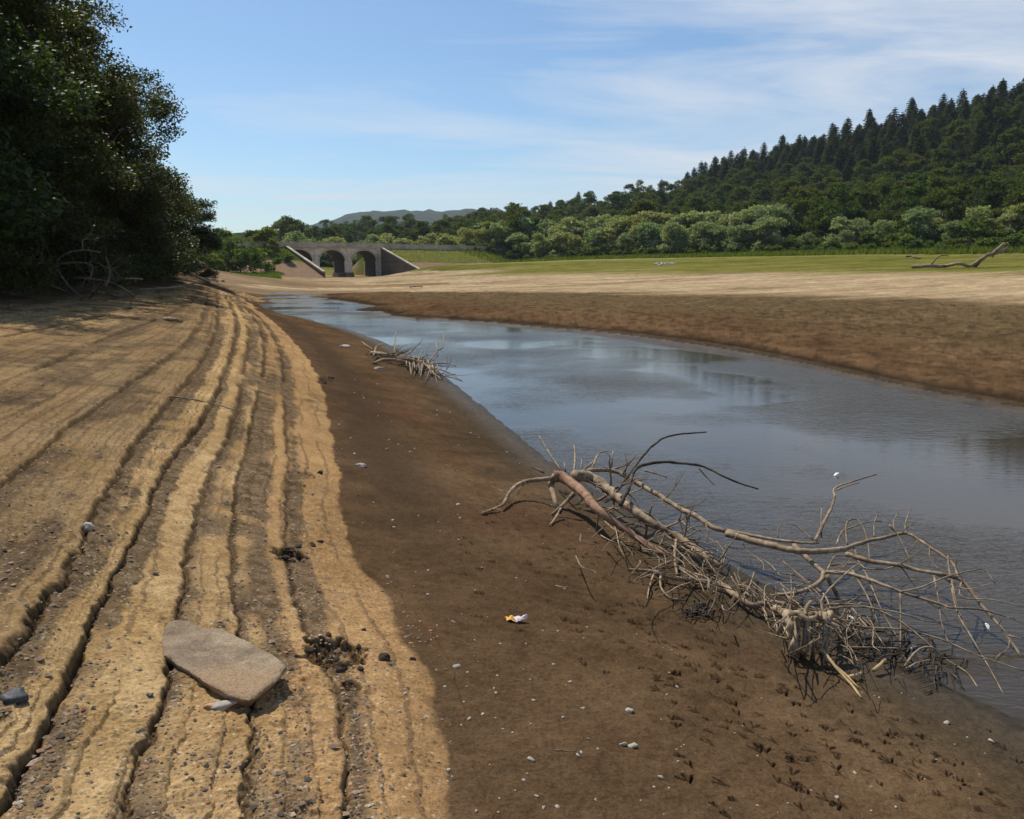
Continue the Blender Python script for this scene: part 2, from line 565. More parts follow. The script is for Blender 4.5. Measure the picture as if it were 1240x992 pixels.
cp_, cq_ = warp(CT[:, 0], CT[:, 1])
SCQ = 1.3
Kd = np.sqrt((cp_[:, None] - cp_[None]) ** 2 + (SCQ * (cq_[:, None] - cq_[None])) ** 2 + .02 ** 2)
A = np.block([[Kd + np.eye(len(CT)) * -1e-4, np.ones((len(CT), 1))], [np.ones((1, len(CT))), np.zeros((1, 1))]])
rhs = np.vstack([np.column_stack([CT[:, 2], CT[:, 3], CT[:, 4]]), np.zeros((1, 3))])
# heights span metres near and hundreds far: interpolate height divided by distance scale
hs = 1 + (np.maximum(CT[:, 1], 0) / 60.0)
rhs[:-1, 0] = CT[:, 2] / hs
Wt = np.linalg.solve(A, rhs)
GP = np.linspace(-2.4, 2.4, 760)
GQ = np.linspace(math.log(3.3), math.log(3000), 620)
FLD = np.zeros((3, len(GQ), len(GP)))
for j, q in enumerate(GQ):
    d = np.sqrt((GP[:, None] - cp_[None]) ** 2 + (SCQ * (q - cq_[None])) ** 2 + .02 ** 2)
    FLD[:, j, :] = (d @ Wt[:-1] + Wt[-1]).T

# between the traced strand lines of the left bank: straight interpolation from line to line
END = [(-8, 1.9, 8.5), (-5, 1.55, 6), (-3.4, 1.32, 4.4), (-2.0, 1.16, 3.1), (-1.2, 1.05, 2.5), (-.5, .97, 1.9), (.1, .86, 1.2), (1.5, .6, .7), (4.6, .02, .0)]
LINES.sort(key=lambda a: a[0])
LQ = []
for s_, pts_ in LINES:
    ex = np.interp(s_, [e[2] for e in END][::-1], [e[0] for e in END][::-1])
    A_ = np.array(pts_ + [(ex, .3, pts_[-1][2])])
    pp, qq = warp(A_[:, 0], A_[:, 1])
    o_ = np.argsort(qq)
    LQ.append((s_, qq[o_], pp[o_], A_[o_, 2]))
for j, q in enumerate(GQ):
    yy = math.exp(q) - 3.0
    wq = float(sstep(44, 34, yy))
    if wq <= 0:
        continue
    pk = np.array([np.interp(q, a[1], a[2]) for a in LQ]); zk = np.array([np.interp(q, a[1], a[3]) for a in LQ]); sk = np.array([a[0] for a in LQ])
    for i in range(1, len(pk)):
        pk[i] = min(pk[i], pk[i - 1] - .004)
    order = np.argsort(pk)
    sd_ = np.interp(GP, pk[order], sk[order]); zd_ = np.interp(GP, pk[order], zk[order])
    w = wq * sstep(0, .3, sd_) * sstep(8, 7.4, sd_) * (GP < pk[0]) * (GP > pk[-1])
    hsj = 1 + max(yy, 0) / 60.0
    FLD[1, j] = FLD[1, j] * (1 - w) + sd_ * w
    FLD[0, j] = FLD[0, j] * (1 - w) + zd_ / hsj * w


def field(x, y):
    p, q = warp(np.asarray(x, float), np.asarray(y, float))
    fi = np.clip((p - GP[0]) / (GP[1] - GP[0]), 0, len(GP) - 1.001)
    fj = np.clip((q - GQ[0]) / (GQ[1] - GQ[0]), 0, len(GQ) - 1.001)
    i = fi.astype(int); j = fj.astype(int); a = fi - i; b = fj - j
    out = []
    for k in range(3):
        G = FLD[k]
        out.append((G[j, i] * (1 - a) + G[j, i + 1] * a) * (1 - b) + (G[j + 1, i] * (1 - a) + G[j + 1, i + 1] * a) * b)
    out[0] = out[0] * (1 + np.maximum(y, 0) / 60.0)
    return out


# ---- bridge frame
TH = R(39)
AX = np.array([math.cos(TH), math.sin(TH)])        # along the bridge, to its right end
NX = np.array([math.sin(TH), -math.cos(TH)])       # out of its near face
BR_R = np.array([(463 - CX) / F * 203, 203.0])
BL = 24.8
BR_L = BR_R - AX * BL
DECK = 7.35
BW = 6.2


def emb(x, y):
    al = (x - BR_L[0]) * AX[0] + (y - BR_L[1]) * AX[1]
    be = (x - BR_L[0]) * NX[0] + (y - BR_L[1]) * NX[1]
    h = DECK - .35 - np.maximum(be - .6, 0) * .33 - np.maximum(-be - BW - .6, 0) * .45
    side = np.maximum(sstep(-.1, -.35, al), sstep(BL + .25, BL + .6, al))
    fade = sstep(-130, -90, al) * sstep(110, 70, al)
    return h * side * fade - 30 * (1 - side * fade), al, be


CRK = np.array([1.5, 2.1, 2.6, 3.0, 4.0, 5.0, 6.0, 7.0])      # strand lines that crack
CAMP = np.array([.004, .006, .006, .009, .007, .005, .006, .005])


def ground(x, y, full=True):
    x = np.asarray(x, float); y = np.asarray(y, float)
    z, s, g = field(x, y)
    e, al, be = emb(x, y)
    isemb = (e > z) & (y > 90)
    z = np.where(isemb, e, z)
    dist = np.hypot(x, y)
    if not full:
        return z
    near = sstep(90, 50, dist)
    info = {}
    ge = .02 + .004 * dist
    gs = np.hypot((field(x + ge, y)[1] - s) / ge, (field(x, y + ge)[1] - s) / ge).clip(.05, 6)
    # strand lines -----------------------------------------------------
    wob = .028 * fbm(x * .8, y * .8, 3, 2) + .018 * fbm(x * 4.5, y * 4.5, 5, 3) + .024 * fbm(x * 13, y * 13, 9, 4, .55)
    sw = s + wob * gs
    idx = np.clip(np.searchsorted(CRK, sw) - 1, 0, len(CRK) - 2)
    lo = CRK[idx]; hi = CRK[idx + 1]
    fr = np.clip((sw - lo) / (hi - lo), 0, 1)
    inb = (sw > CRK[0]) & (sw < CRK[-1]) & (y < 80)
    Ac = np.interp(lo, CRK, CAMP); Ah = np.interp(hi, CRK, CAMP)
    pat = .08 + 1.2 * sstep(.36, .60, vnoise(x * .9 + 3, y * .45, 31))       # cracks come and go
    saw = np.where(inb, (Ac * (1 - fr) ** 1.5 - Ah * fr ** 1.5) * pat, 0)
    below = np.clip((CRK[0] - sw) / .35, 0, 1)
    saw = np.where(sw <= CRK[0], -CAMP[0] * (1 - below) ** 2 * pat, saw)
    # open crack just below each step
    dcr = np.min(np.abs(sw[..., None] - (CRK - .02)), axis=-1) if sw.ndim else 0
    cw_ = (.004 + .0013 * dist) * (.5 + 1.3 * vnoise(x * 5, y * 5, 34))
    crk = np.exp(-((dcr / gs) / cw_) ** 2) * sstep(.3, .52, vnoise(x * 1.1 + 8, y * .6, 33)) * near
    deep = np.interp(sw, [1.4, 2.5, 3.0, 3.4, 4.4, 6, 8], [.016, .028, .05, .045, .03, .018, .0])
    # finer strand lines
    fs = sw * 5.3 + .5 * fbm(x * .7, y * .7, 41, 2)
    fine = (fs - np.floor(fs))
    finez = np.where(s > .95, (.5 - fine) * .013 * sstep(.4, .75, vnoise(x * 1.6, y * 1.0, 43)), 0)
    sandy = sstep(-.025, .025, (s - 1) / gs + .09 * fbm(x * 1.6, y * 1.6, 51, 4) + .03 * fbm(x * 14, y * 14, 52, 4, .65)) * sstep(9.5, 8.6, s)
    mud = sstep(1.1, .9, s) * sstep(-.1, .1, s)
    if full:
        z = z + (saw - crk * deep + finez) * near * sstep(-1, .5, y + 1)
        rough = fbm(x * 13, y * 13, 61, 5, .68)
        rough2 = fbm(x * 45, y * 45, 63, 2)
        grit = sstep(.42, .6, vnoise(sw * 2.3 + 40, x * .5 + y * .5, 65) * .6 + .4 * vnoise(x * 2.1, y * 2.1, 66))
        info['grit'] = grit
        crumb = sstep(.1, .5, fbm(x * 30, y * 30, 67, 3, .65))
        z = z + near * sandy * (rough * (.004 + .010 * grit) + rough2 * (.0018 + .004 * grit) + crumb * (.002 + .006 * grit) * sstep(.3, .6, vnoise(x * 3, y * 3, 68)))
        z = z + near * mud * (fbm(x * 2.2, y * 2.2, 71, 4) * .018 + fbm(x * 14, y * 14, 73, 4, .6) * .009 + rough2 * .003)
        # right bank: scarp then a trampled flat
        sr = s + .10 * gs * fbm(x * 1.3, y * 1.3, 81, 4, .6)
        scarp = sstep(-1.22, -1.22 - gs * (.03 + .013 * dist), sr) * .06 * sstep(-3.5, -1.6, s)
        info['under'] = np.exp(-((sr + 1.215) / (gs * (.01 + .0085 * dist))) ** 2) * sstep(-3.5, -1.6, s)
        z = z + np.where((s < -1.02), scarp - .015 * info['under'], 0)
        rb = sstep(-1.05, -1.4, s) * sstep(260, 160, dist)
        z = z + rb * (fbm(x * 1.5, y * .8, 83, 4, .6) * .05 + fbm(x * 7, y * 5, 85, 4, .65) * .036)
        hills = sstep(200, 500, dist)
        z = z + hills * fbm(x / 60, y / 60, 91, 4) * 4
    if full:
        info.update(s=s, sw=sw, g=g, sandy=sandy, mud=mud, crk=crk, fine=fine, fr=fr, isemb=isemb, al=al, be=be, saw=saw)
        return z, info
    return z


def gz(x, y):
    return float(ground(np.array([x]), np.array([y]))[0][0])


TT = np.concatenate([np.linspace(.8, 30, 3000), np.geomspace(30, 900, 1200)[1:]])


def hit(u, v, h=0.0):
    """Where the sight line of a photo point comes down to h metres above ground or water."""
    d = ray(u, v)
    X = d[0] * TT; Y = d[1] * TT; Z = EYE + d[2] * TT
    gzv = np.maximum(ground(X, Y, False), 0)
    k0 = int(np.argmax(Z > gzv + h))
    k = k0 + int(np.argmax((Z <= gzv + h)[k0:]))
    if Z[k] > gzv[k] + h:
        k = len(TT) - 1
    return Vector((X[k], Y[k], Z[k]))


# ------------------------------------------------------------------ ground mesh
tan = np.linspace(-.80, .80, 1180)
az_f = np.arctan(tan)
az_b = np.linspace(az_f[-1], az_f[0] + 2 * math.pi, 72)[1:-1]
az = np.concatenate([az_f, az_b])
rr = np.concatenate([1 / np.linspace(1 / .85, 1 / 1.95, 60), 1 / np.linspace(1 / 1.95, 1 / 40, 940)[1:], np.geomspace(40, 165, 230)[1:], np.linspace(165, 228, 140)[1:], np.geomspace(228, 3200, 200)[1:]])
AZ, RRm = np.meshgrid(az, rr)
GX = (RRm * np.sin(AZ)); GY = (RRm * np.cos(AZ))
X = GX.ravel(); Y = GY.ravel()
Z, inf = ground(X, Y)

# bird footprints and hoof marks pressed into the soft mud
frs = np.random.default_rng(5)
prints = []
walks = [((790, 800), (880, 990), 9), ((600, 650), (700, 700), 8), ((880, 800), (1010, 860), 9), ((950, 900), (1120, 960), 10), ((640, 640), (860, 760), 16), ((720, 700), (900, 850), 15),
         ((860, 860), (1060, 985), 12), ((1000, 870), (1200, 960), 12), ((560, 640), (620, 760), 6), ((700, 780), (960, 930), 12), ((560, 560), (640, 640), 6), ((1040, 850), (1230, 985), 10), ((640, 680), (760, 790), 9), ((820, 760), (900, 830), 8)]
walks += [((a_[0] + frs.normal(20, 50), a_[1] + frs.normal(0, 30)), (b_[0] + frs.normal(20, 50), b_[1] + frs.normal(0, 30)), n_) for a_, b_, n_ in walks]
for a, b, n in walks:
    ang = math.atan2(b[1] - a[1], b[0] - a[0])
    for k in range(n):
        f = (k + .5) / n
        u = a[0] + (b[0] - a[0]) * f + frs.normal(0, 13); v = a[1] + (b[1] - a[1]) * f + frs.normal(0, 11)
        p = hit(u, v)
        prints.append((p.x, p.y, frs.normal(-.6, .8), frs.uniform(.03, .062), frs.uniform(.010, .02)))
DZ = np.zeros_like(Z)
PM = np.zeros_like(Z)
for (fx, fy, fa, fl, dp) in prints:
    m = np.where((np.abs(X - fx) < .12) & (np.abs(Y - fy) < .12) & (RRm.ravel() < 30))[0]
    if not len(m):
        continue
    qx = X[m] - fx; qy = Y[m] - fy
    dd = np.full(len(m), 9.0)
    toes = (-.75, 0, .7, 3.14) if frs.random() < .6 else (0, .6)
    for to in toes:
        ln = fl if to != 3.14 else fl * .4
        tx, ty = math.sin(fa + to), math.cos(fa + to)
        pr = np.clip(qx * tx + qy * ty, 0, ln)
        w = .0042 + .0012 * math.cos(to)
        dd = np.minimum(dd, np.hypot(qx - tx * pr, qy - ty * pr) / w)
    e = np.exp(-dd ** 2)
    DZ[m] -= e * dp
    DZ[m] += np.exp(-((dd - 2.0) / .7) ** 2) * dp * .18
    PM[m] = np.maximum(PM[m], e)
# the broken pit in the sand by the slab, and smaller holes
for u, v, rx, dp, sd_ in [(404, 790, .15, .05, 1), (350, 672, .11, .045, 2), (425, 830, .045, .02, 3), (375, 575, .07, .03, 4), (395, 460, .16, .06, 5), (690, 598, .1, .06, 6)]:
    p = hit(u, v)
    m = np.where((np.abs(X - p.x) < rx * 2) & (np.abs(Y - p.y) < rx * 2))[0]
    qx = X[m] - p.x; qy = Y[m] - p.y
    r_ = np.hypot(qx, qy * .8) / rx * (1 + .5 * fbm(qx * 22 + sd_, qy * 22, 100 + sd_, 3))
    k = sstep(1.0, .78, r_)
    isl = sstep(.32, .2, np.hypot(qx - rx * .3, qy + rx * .2) / rx * (1 + .4 * fbm(qx * 30, qy * 30, 120, 2)))
    DZ[m] -= (k * dp) * (1 - .8 * isl) * (1 + .5 * fbm(qx * 60, qy * 60, 7, 2))
    PM[m] = np.maximum(PM[m], k * .8 * (1 - isl))
Z = Z + DZ

# surface colours of the different deposits, shade painted into cracks and scarp
s = inf['s']; sw = inf['sw']; g = inf['g']
dist = np.hypot(X, Y)


def C(*c):
    return np.array(c)[None, :]


PROF = [(.9, .1), (1.3, .15), (1.42, .85), (1.56, .35), (1.8, .7), (2.05, .8), (2.12, .25), (2.3, .55), (2.55, .85), (2.62, .1), (2.8, .2), (2.87, .9), (2.98, .95), (3.02, .0), (3.25, .3), (3.6, .7), (3.95, .9), (4.02, .1), (4.3, .6), (4.9, .8), (5.02, .4), (6, .75), (6.6, .4), (7.2, .3), (8, .5)]


def bandf(x, y, sw_):
    return .40 * np.interp(sw_, [p[0] for p in PROF], [p[1] for p in PROF]) + .26 * vnoise(sw_ * 5.1 + 9, (x + y) * .35, 215) + .2 * vnoise(x * 2.4, y * 1.4, 216) + .16 * vnoise(x * 6, y * 6, 218)


def lerp(a, b, f):
    return a + (b - a) * np.clip(f, 0, 1)[:, None]


n_big = fbm(X * .6, Y * .6, 201, 3); n_mid = fbm(X * 3, Y * 3, 203, 4); n_fin = fbm(X * 18, Y * 18, 205, 3)
n_sp = vnoise(X * 70, Y * 70, 207)
# mud
colr = lerp(C(.088, .054, .029), C(.120, .076, .041), .5 + .6 * n_big + .3 * n_mid)
colr = lerp(colr, C(.10, .052, .03), sstep(.1, .6, fbm(X * 1.1 + 4, Y * 1.1, 211, 3)) * .6)
wetz = sstep(.55, .12, s + .12 * n_mid + .05 * n_fin)
colr = lerp(colr, C(.074, .056, .035), wetz * .85)
colr = lerp(colr, C(.038, .03, .02), sstep(.05, -.02, s + .02 * n_fin))
colr = colr * (1 + .26 * n_fin[:, None] + .20 * n_mid[:, None] + .12 * n_big[:, None])
# dark band below the sand edge, far part
darkb = np.exp(-((s - .82 + .06 * n_mid) / .13) ** 2) * sstep(4.5, 8, Y)
colr = lerp(colr, C(.06, .042, .028), darkb * .75)
# sand with strand stripes
sand = lerp(C(.37, .237, .102), C(.48, .332, .165), .5 + .8 * n_mid + .4 * n_fin)
sand = lerp(sand, C(.27, .165, .078), sstep(-.1, .5, fbm(sw * 1.7 + 3, X * .4 + Y * .25, 213, 3)) * .6)
sand = lerp(sand, C(.33, .19, .085), sstep(2.25, 1.7, s) * .6)
band = bandf(X, Y, sw)
gritm = sstep(.47, .60, band + .07 * n_fin)
gcol = lerp(C(.08, .056, .036), C(.17, .122, .074), .5 + .9 * n_fin)
gcol = lerp(gcol, C(.05, .037, .025), sstep(.56, .72, fbm(X * 9, Y * 9, 220, 4, .6) * .5 + .5) * .85)
sand = lerp(sand, gcol, gritm * .86)
sand = lerp(sand, C(.20, .138, .08), sstep(3.3, 4.6, sw) * sstep(7.2, 6.2, sw) * (.5 + .35 * n_mid) * .9)
ln_ = sw * 8.5 + .8 * fbm(X * .5, Y * .35, 226, 3)
ln_ = np.abs(ln_ - np.floor(ln_) - .5) * 2
sand = lerp(sand, C(.11, .078, .05), sstep(.74, .95, ln_ + .12 * n_fin) * sstep(2.7, 3.3, sw) * (.35 + .5 * vnoise(X * .8, Y * .6, 227)) * .9)
sand = lerp(sand, C(.12, .082, .05), (inf['fine'] < .14) * .5 * sstep(.3, .6, vnoise(X * 1.5, Y * 1.1, 222)))
# pebbles and grit specks
spk = _hash(np.floor(X * 95), np.floor(Y * 95), 5)
sand = lerp(sand, C(.55, .45, .32), (spk > .975) * .55 * sstep(12, 3, dist))
sand = lerp(sand, C(.08, .065, .05), (spk < .03) * .6 * sstep(12, 3, dist))
sand = sand * (1 - .16 * sstep(3.2, 4.4, sw)[:, None])
sand = sand * (1 + .20 * n_fin[:, None] + .16 * fbm(X * .9, Y * .7, 225, 4)[:, None] + .10 * (n_sp[:, None] - .5))
sand = lerp(sand, C(.06, .042, .027), np.clip(inf['crk'] ** .45, 0, 1) * .8)  # shade of cracks and step faces painted into the sand
colr = lerp(colr, sand, inf['sandy'])
# leaf litter under the trees
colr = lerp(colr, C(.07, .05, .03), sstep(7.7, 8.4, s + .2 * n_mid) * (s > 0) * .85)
# right bank
rb = lerp(C(.092, .054, .028), C(.14, .085, .044), .5 + .8 * fbm(X * .5, Y * .25, 231, 4))
rb = lerp(rb, C(.13, .10, .05), sstep(-1.8, -2.7, s + .3 * n_big) * .55)
rb = lerp(rb, C(.075, .055, .034), sstep(-1.3, -1.1, s))
rb = lerp(rb, C(.03, .022, .014), inf['under'] * .9)  # shadow line under the scarp lip, painted into the soil
clod = fbm(X * 2.4, Y * 1.4, 233, 4, .65)
rb = rb * (1 + .42 * clod[:, None] + .35 * fbm(X * 7, Y * 5, 234, 4, .7)[:, None])
rb = lerp(rb, C(.035, .025, .016), sstep(.66, .74, vnoise(X * 5, Y * 3.2, 236)) * .5)
dry = lerp(C(.34, .245, .14), C(.43, .33, .20), .5 + .8 * fbm(X * .16, Y * .5, 235, 4))
dry = lerp(dry, C(.26, .18, .10), sstep(.0, .5, fbm(X * .07, Y * .35, 237, 4)) * .6)
dry = lerp(dry, C(.17, .115, .06), sstep(.1, .55, fbm(X * .11 + 9, Y * .22, 238, 5, .6)) * .6)
dry = dry * (1 + .3 * clod[:, None] + .25 * fbm(X * .9, Y * .9, 240, 4, .65)[:, None])
drm = sstep(-2.82, -3.02, s + .10 * fbm(X * .12, Y * .5, 239, 4))
rb = lerp(rb, dry, drm)
gr = lerp(C(.115, .12, .022), C(.175, .155, .042), .5 + .9 * fbm(X * .06, Y * .25, 241, 4))
gr = gr * (1 + .5 * fbm(X * .35, Y * .35, 242, 5, .65)[:, None])
gr = lerp(gr, C(.27, .25, .09), sstep(-4.75, -4.95, s + .06 * n_big) * .75)
gr = lerp(gr, C(.36, .27, .15), sstep(.25, .6, fbm(X * .05 + 3, Y * .3, 243, 4)) * .7 * sstep(-4.6, -4.1, s))
rb = lerp(rb, gr, sstep(.38, .6, g + .10 * fbm(X * .1, Y * .4, 245, 4)))
# flat by the bridge
fl = (Y > 95) & (s > -3.6) & (g < .45)
rb = lerp(rb, lerp(C(.30, .21, .115), C(.18, .115, .06), .5 + 1.2 * fbm(X * .05, Y * .14, 247, 4)), fl * .9)
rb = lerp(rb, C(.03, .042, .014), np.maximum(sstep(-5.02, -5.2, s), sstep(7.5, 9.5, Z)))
strip = (Y > 78) & (s >= -3.0) & (s < 3.5)
rb = np.where(strip[:, None], lerp(lerp(C(.27, .19, .11), C(.17, .115, .065), .5 + 1.2 * fbm(X * .05, Y * .14, 247, 4)), C(.12, .13, .03), sstep(.3, .55, g)), rb)
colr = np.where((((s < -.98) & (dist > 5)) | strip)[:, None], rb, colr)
# embankment: grass above, stripped earth below
eh = Z
ecol = lerp(C(.26, .175, .11), C(.10, .14, .024), sstep(3.6, 4.7, eh + .6 * fbm(X * .15, Y * .15, 249, 3)))
colr = np.where(inf['isemb'][:, None], ecol, colr)
colr = lerp(colr, C(.022, .015, .009), PM * .9)  # prints and pits coloured almost black inside
colr = np.clip(colr, .008, .8)

nr, nc = len(rr), len(az)
ii = np.arange(nr - 1)[:, None] * nc
jj = np.arange(nc)[None, :]
jn = (jj + 1) % nc
Q = np.stack([ii + jj, ii + nc + jj, ii + nc + jn, ii + jn], -1).reshape(-1, 4)
V = np.column_stack([X, Y, Z])
ctr = len(V)
z00 = float(Z[:nc].mean())
V = np.vstack([V, [[0, 0, z00]]])
T = np.array([(ctr, j, (j + 1) % nc) for j in range(nc)])
colr = np.vstack([colr, colr[:nc].mean(0)[None]])
me = mesh_np('ground', V, Q[:, ::-1], T[:, ::-1])
at_ = me.attributes.new('soil', 'FLOAT_COLOR', 'POINT')
at_.data.foreach_set('color', np.column_stack([colr, np.ones(len(colr))]).astype(np.float32).ravel())
wetv = np.clip(sstep(.22, -.02, s + .05 * n_mid) * (s > -1.1) * (Y < 75), 0, 1)
at_ = me.attributes.new('wet', 'FLOAT', 'POINT')
at_.data.foreach_set('value', np.append(wetv, 0).astype(np.float32))
gm, t, b = newmat('ground_soil')
ca = N(t, 'ShaderNodeAttribute', attribute_name='soil')
wa = N(t, 'ShaderNodeAttribute', attribute_name='wet')
v = coords(t)
f1 = noise(t, v, 55, 5, .65); f2 = noise(t, v, 7, 5, .6); f3 = noise(t, v, .8, 6, .6)
c = mixc(t, 1.0, ca.outputs['Color'], ramp(t, f1, [(.3, (.74, .73, .72)), (.7, (1.26, 1.27, 1.28))]).outputs[0], 'MULTIPLY')
c = mixc(t, 1.0, c, ramp(t, f3, [(.35, (.88, .88, .88)), (.65, (1.12, 1.12, 1.12))]).outputs[0], 'MULTIPLY')
f4 = noise(t, v, 240, 3, .7)
c = mixc(t, 1.0, c, ramp(t, f4, [(.3, (.74, .73, .72)), (.7, (1.27, 1.26, 1.25))]).outputs[0], 'MULTIPLY')
L(t, c, b.inputs['Base Color'])
ro = mathn(t, 'SUBTRACT', .93, mathn(t, 'MULTIPLY', wa.outputs['Fac'], .38))
L(t, ro, b.inputs['Roughness'])
L(t, mathn(t, 'MULTIPLY', wa.outputs['Fac'], .16), b.inputs['Specular IOR Level'])
nb = bump(t, f1, None, .7, .014)
nb = bump(t, f4, nb and None, .6, .004, nb)
bump(t, f2, b, .4, .035, nb)
go = link('ground', me, None, gm)
tag(go, 'dried out reservoir bed of mud and banded sand', None, None, 'structure')

# ------------------------------------------------------------------ water
wx = np.linspace(-70, 75, 60); wy = np.linspace(-4, 120, 60)
WX, WY = np.meshgrid(wx, wy)
Vw = np.column_stack([WX.ravel(), WY.ravel(), np.zeros(WX.size)])
k = (np.arange(59)[:, None] * 60 + np.arange(59)[None]).ravel()
wm = mesh_np('water', Vw, np.stack([k, k + 1, k + 61, k + 60], -1))
mw_, t, b = newmat('river_water')
v = coords(t)
b.inputs['Base Color'].default_value = (.055, .043, .027, 1)
b.inputs['Roughness'].default_value = .06
b.inputs['IOR'].default_value = 1.333
b.inputs['Specular IOR Level'].default_value = .5
mm = N(t, 'ShaderNodeMapping'); mm.inputs['Rotation'].default_value = (0, 0, R(-24)); mm.inputs['Scale'].default_value = (1.0, 3.4, 1)
L(t, v, mm.inputs[0])
rip = noise(t, mm.outputs[0], 3.0, 3, .5, .8)
rip2 = noise(t, mm.outputs[0], 11.0, 2, .5, .4)
msk = ramp(t, noise(t, v, .16, 3, .5), [(.44, (.07, .07, .07)), (.62, (1, 1, 1))]).outputs[0]
hgt = mathn(t, 'MULTIPLY', mathn(t, 'ADD', rip, mathn(t, 'MULTIPLY', rip2, .35)), msk)
bump(t, hgt, b, .42, .04)
wo_ = link('water', wm, None, mw_)
tag(wo_, 'shallow river pool with faint ripples', None, None, 'structure')


# ------------------------------------------------------------------ trees
def leaves_mesh(name, P, size, mat, g, flat=.35, aspect=.55):
    n = len(P)
    sz = size * g.uniform(.6, 1.35, n)
    nrm = g.normal(0, 1, (n, 3)); nrm[:, 2] = np.abs(nrm[:, 2]) + flat
    nrm /= np.linalg.norm(nrm, axis=1)[:, None]
    a = np.cross(nrm, g.normal(0, 1, (n, 3))); a /= np.linalg.norm(a, axis=1)[:, None] + 1e-9
    bb = np.cross(nrm, a)
    a = a * (sz * .5)[:, None]; bb = bb * (sz * .5 * aspect)[:, None]
    V = np.empty((n, 4, 3))
    V[:, 0] = P - a; V[:, 1] = P + bb - a * .1; V[:, 2] = P + a; V[:, 3] = P - bb - a * .1
    me = mesh_np(name, V.reshape(-1, 3), np.arange(4 * n).reshape(-1, 4), None, False)
    me.materials.append(mat)
    return me


def blob_points(g, n, H, W, low, nclump, crad, shape='round'):
    """Leaf positions: clumps spread through an uneven crown."""
    nb_ = max(5, int(nclump / (14 if nclump < 300 else 22)))
    th = g.uniform(0, 2 * math.pi, nb_); hh = g.uniform(0, 1, nb_) ** .8
    if shape == 'round':
        prof = np.sqrt(np.clip(1 - (hh * 1.75 - .78) ** 2, .05, 1))
    elif shape == 'bush':
        prof = np.sqrt(np.clip(1 - hh ** 2 * .95, .05, 1))
    else:
        prof = 1 - hh
    rad = prof * W * g.uniform(.35, .78, nb_)
    bc = np.column_stack([np.cos(th) * rad, np.sin(th) * rad, low + hh * (H - low) * .86])
    br_ = g.uniform(.24, .42, nb_) * W
    ci = g.integers(0, nb_, nclump)
    d = g.normal(0, 1, (nclump, 3)); d /= np.linalg.norm(d, axis=1)[:, None]
    d[:, 2] = np.abs(d[:, 2]) * .9 - .25 * (g.random(nclump) < .4)
    cc = bc[ci] + d * (br_[ci] * g.uniform(.75, 1.08, nclump))[:, None]
    cc[:, 2] = np.clip(cc[:, 2], low * .7, H)
    li = g.integers(0, nclump, n)
    off = g.normal(0, 1, (n, 3)).clip(-1.5, 1.5) * crad
    off[:, 2] *= .55
    return cc[li] + off, bc


def trunk_mesh(g, name, H, r, bc, mat, nlimb=7, splay=1.0):
    mb = MB()
    top = np.array([g.normal(0, .04 * H), g.normal(0, .04 * H), H * .8])
    pts = [np.array([0, 0, -.4]), np.array([0, 0, .15 * H]) + g.normal(0, .02 * H, 3) * [1, 1, 0], np.array([0, 0, .45 * H]) + g.normal(0, .03 * H, 3) * [1, 1, 0], top]
    mb.tube(pts, [r * 1.25, r, r * .7, r * .2], 8, .05, 1, sub=4)
    for k in range(min(nlimb, len(bc))):
        c = bc[k]
        z0 = min(max(c[2] * .5, .12 * H), H * .6)
        st = np.array([0, 0, z0])
        mid = (st + c) / 2 + np.array([0, 0, -.03 * H])
        mb.tube([st, mid, c], [r * .5, r * .32, r * .08], 6, .08, k, sub=3)
    me = mesh_np(name, np.vstack(mb.V), np.vstack(mb.Q), np.vstack(mb.T))
    me.materials.append(mat)
    return me


def make_broad(seed, H, W, low, n, size, mat, nclump=160, crad=.5, shape='round', r=.25, bark=None):
    g = np.random.default_rng(seed)
    P, bc = blob_points(g, n, H, W, low, nclump, crad, shape)
    return (trunk_mesh(g, 'trunk', H, r, bc, bark or M_bark), leaves_mesh('crown', P, size, mat, g))


def make_conifer(seed, H, W, n, size):
    g = np.random.default_rng(seed)
    hh = g.uniform(0, 1, n) ** 1.15
    tier = np.floor(hh * 17) / 17 + g.normal(0, .008, n)
    th = g.uniform(0, 2 * math.pi, n)
    lob = .78 + .22 * np.sin(th * (3 + seed % 3) + tier * 23 + seed)
    rmax = (1.04 - tier) ** .52 * W * lob * (1 - .18 * g.random(n))
    rad = rmax * np.sqrt(g.uniform(.06, 1, n))
    z = H * (.10 + .9 * tier) - rad * .28 + .05 * H * 0
    P = np.column_stack([np.cos(th) * rad, np.sin(th) * rad, z])
    P[-5:, :2] *= .1
    P[-5:, 2] = H * g.uniform(.95, 1.01, 5)
    nn = len(P)
    # sprays: long quads pointing outward and drooping
    dr = np.column_stack([np.cos(th), np.sin(th), np.full(nn, -.3)]) + g.normal(0, .28, (nn, 3))
    dr /= np.linalg.norm(dr, axis=1)[:, None]
    sd2 = np.cross(dr, [0, 0, 1.0]) + g.normal(0, .3, (nn, 3)); sd2 /= np.linalg.norm(sd2, axis=1)[:, None]
    sz = size * g.uniform(.6, 1.3, nn) * (.55 + .6 * (1 - hh))
    a = dr * (sz * .6)[:, None]; b_ = sd2 * (sz * .26)[:, None]
    V = np.empty((nn, 4, 3)); V[:, 0] = P - a; V[:, 1] = P + b_; V[:, 2] = P + a; V[:, 3] = P - b_
    me = mesh_np('crown', V.reshape(-1, 3), np.arange(4 * nn).reshape(-1, 4), None, False)
    me.materials.append(M_leafpine)
    mb = MB(); mb.tube([(0, 0, -.5), (0, 0, H * .5), (0, 0, H * .98)], [.22, .14, .03], 6, sub=2)
    tm = mesh_np('trunk', np.vstack(mb.V), np.vstack(mb.Q), np.vstack(mb.T)); tm.materials.append(M_bark)
    return tm, me


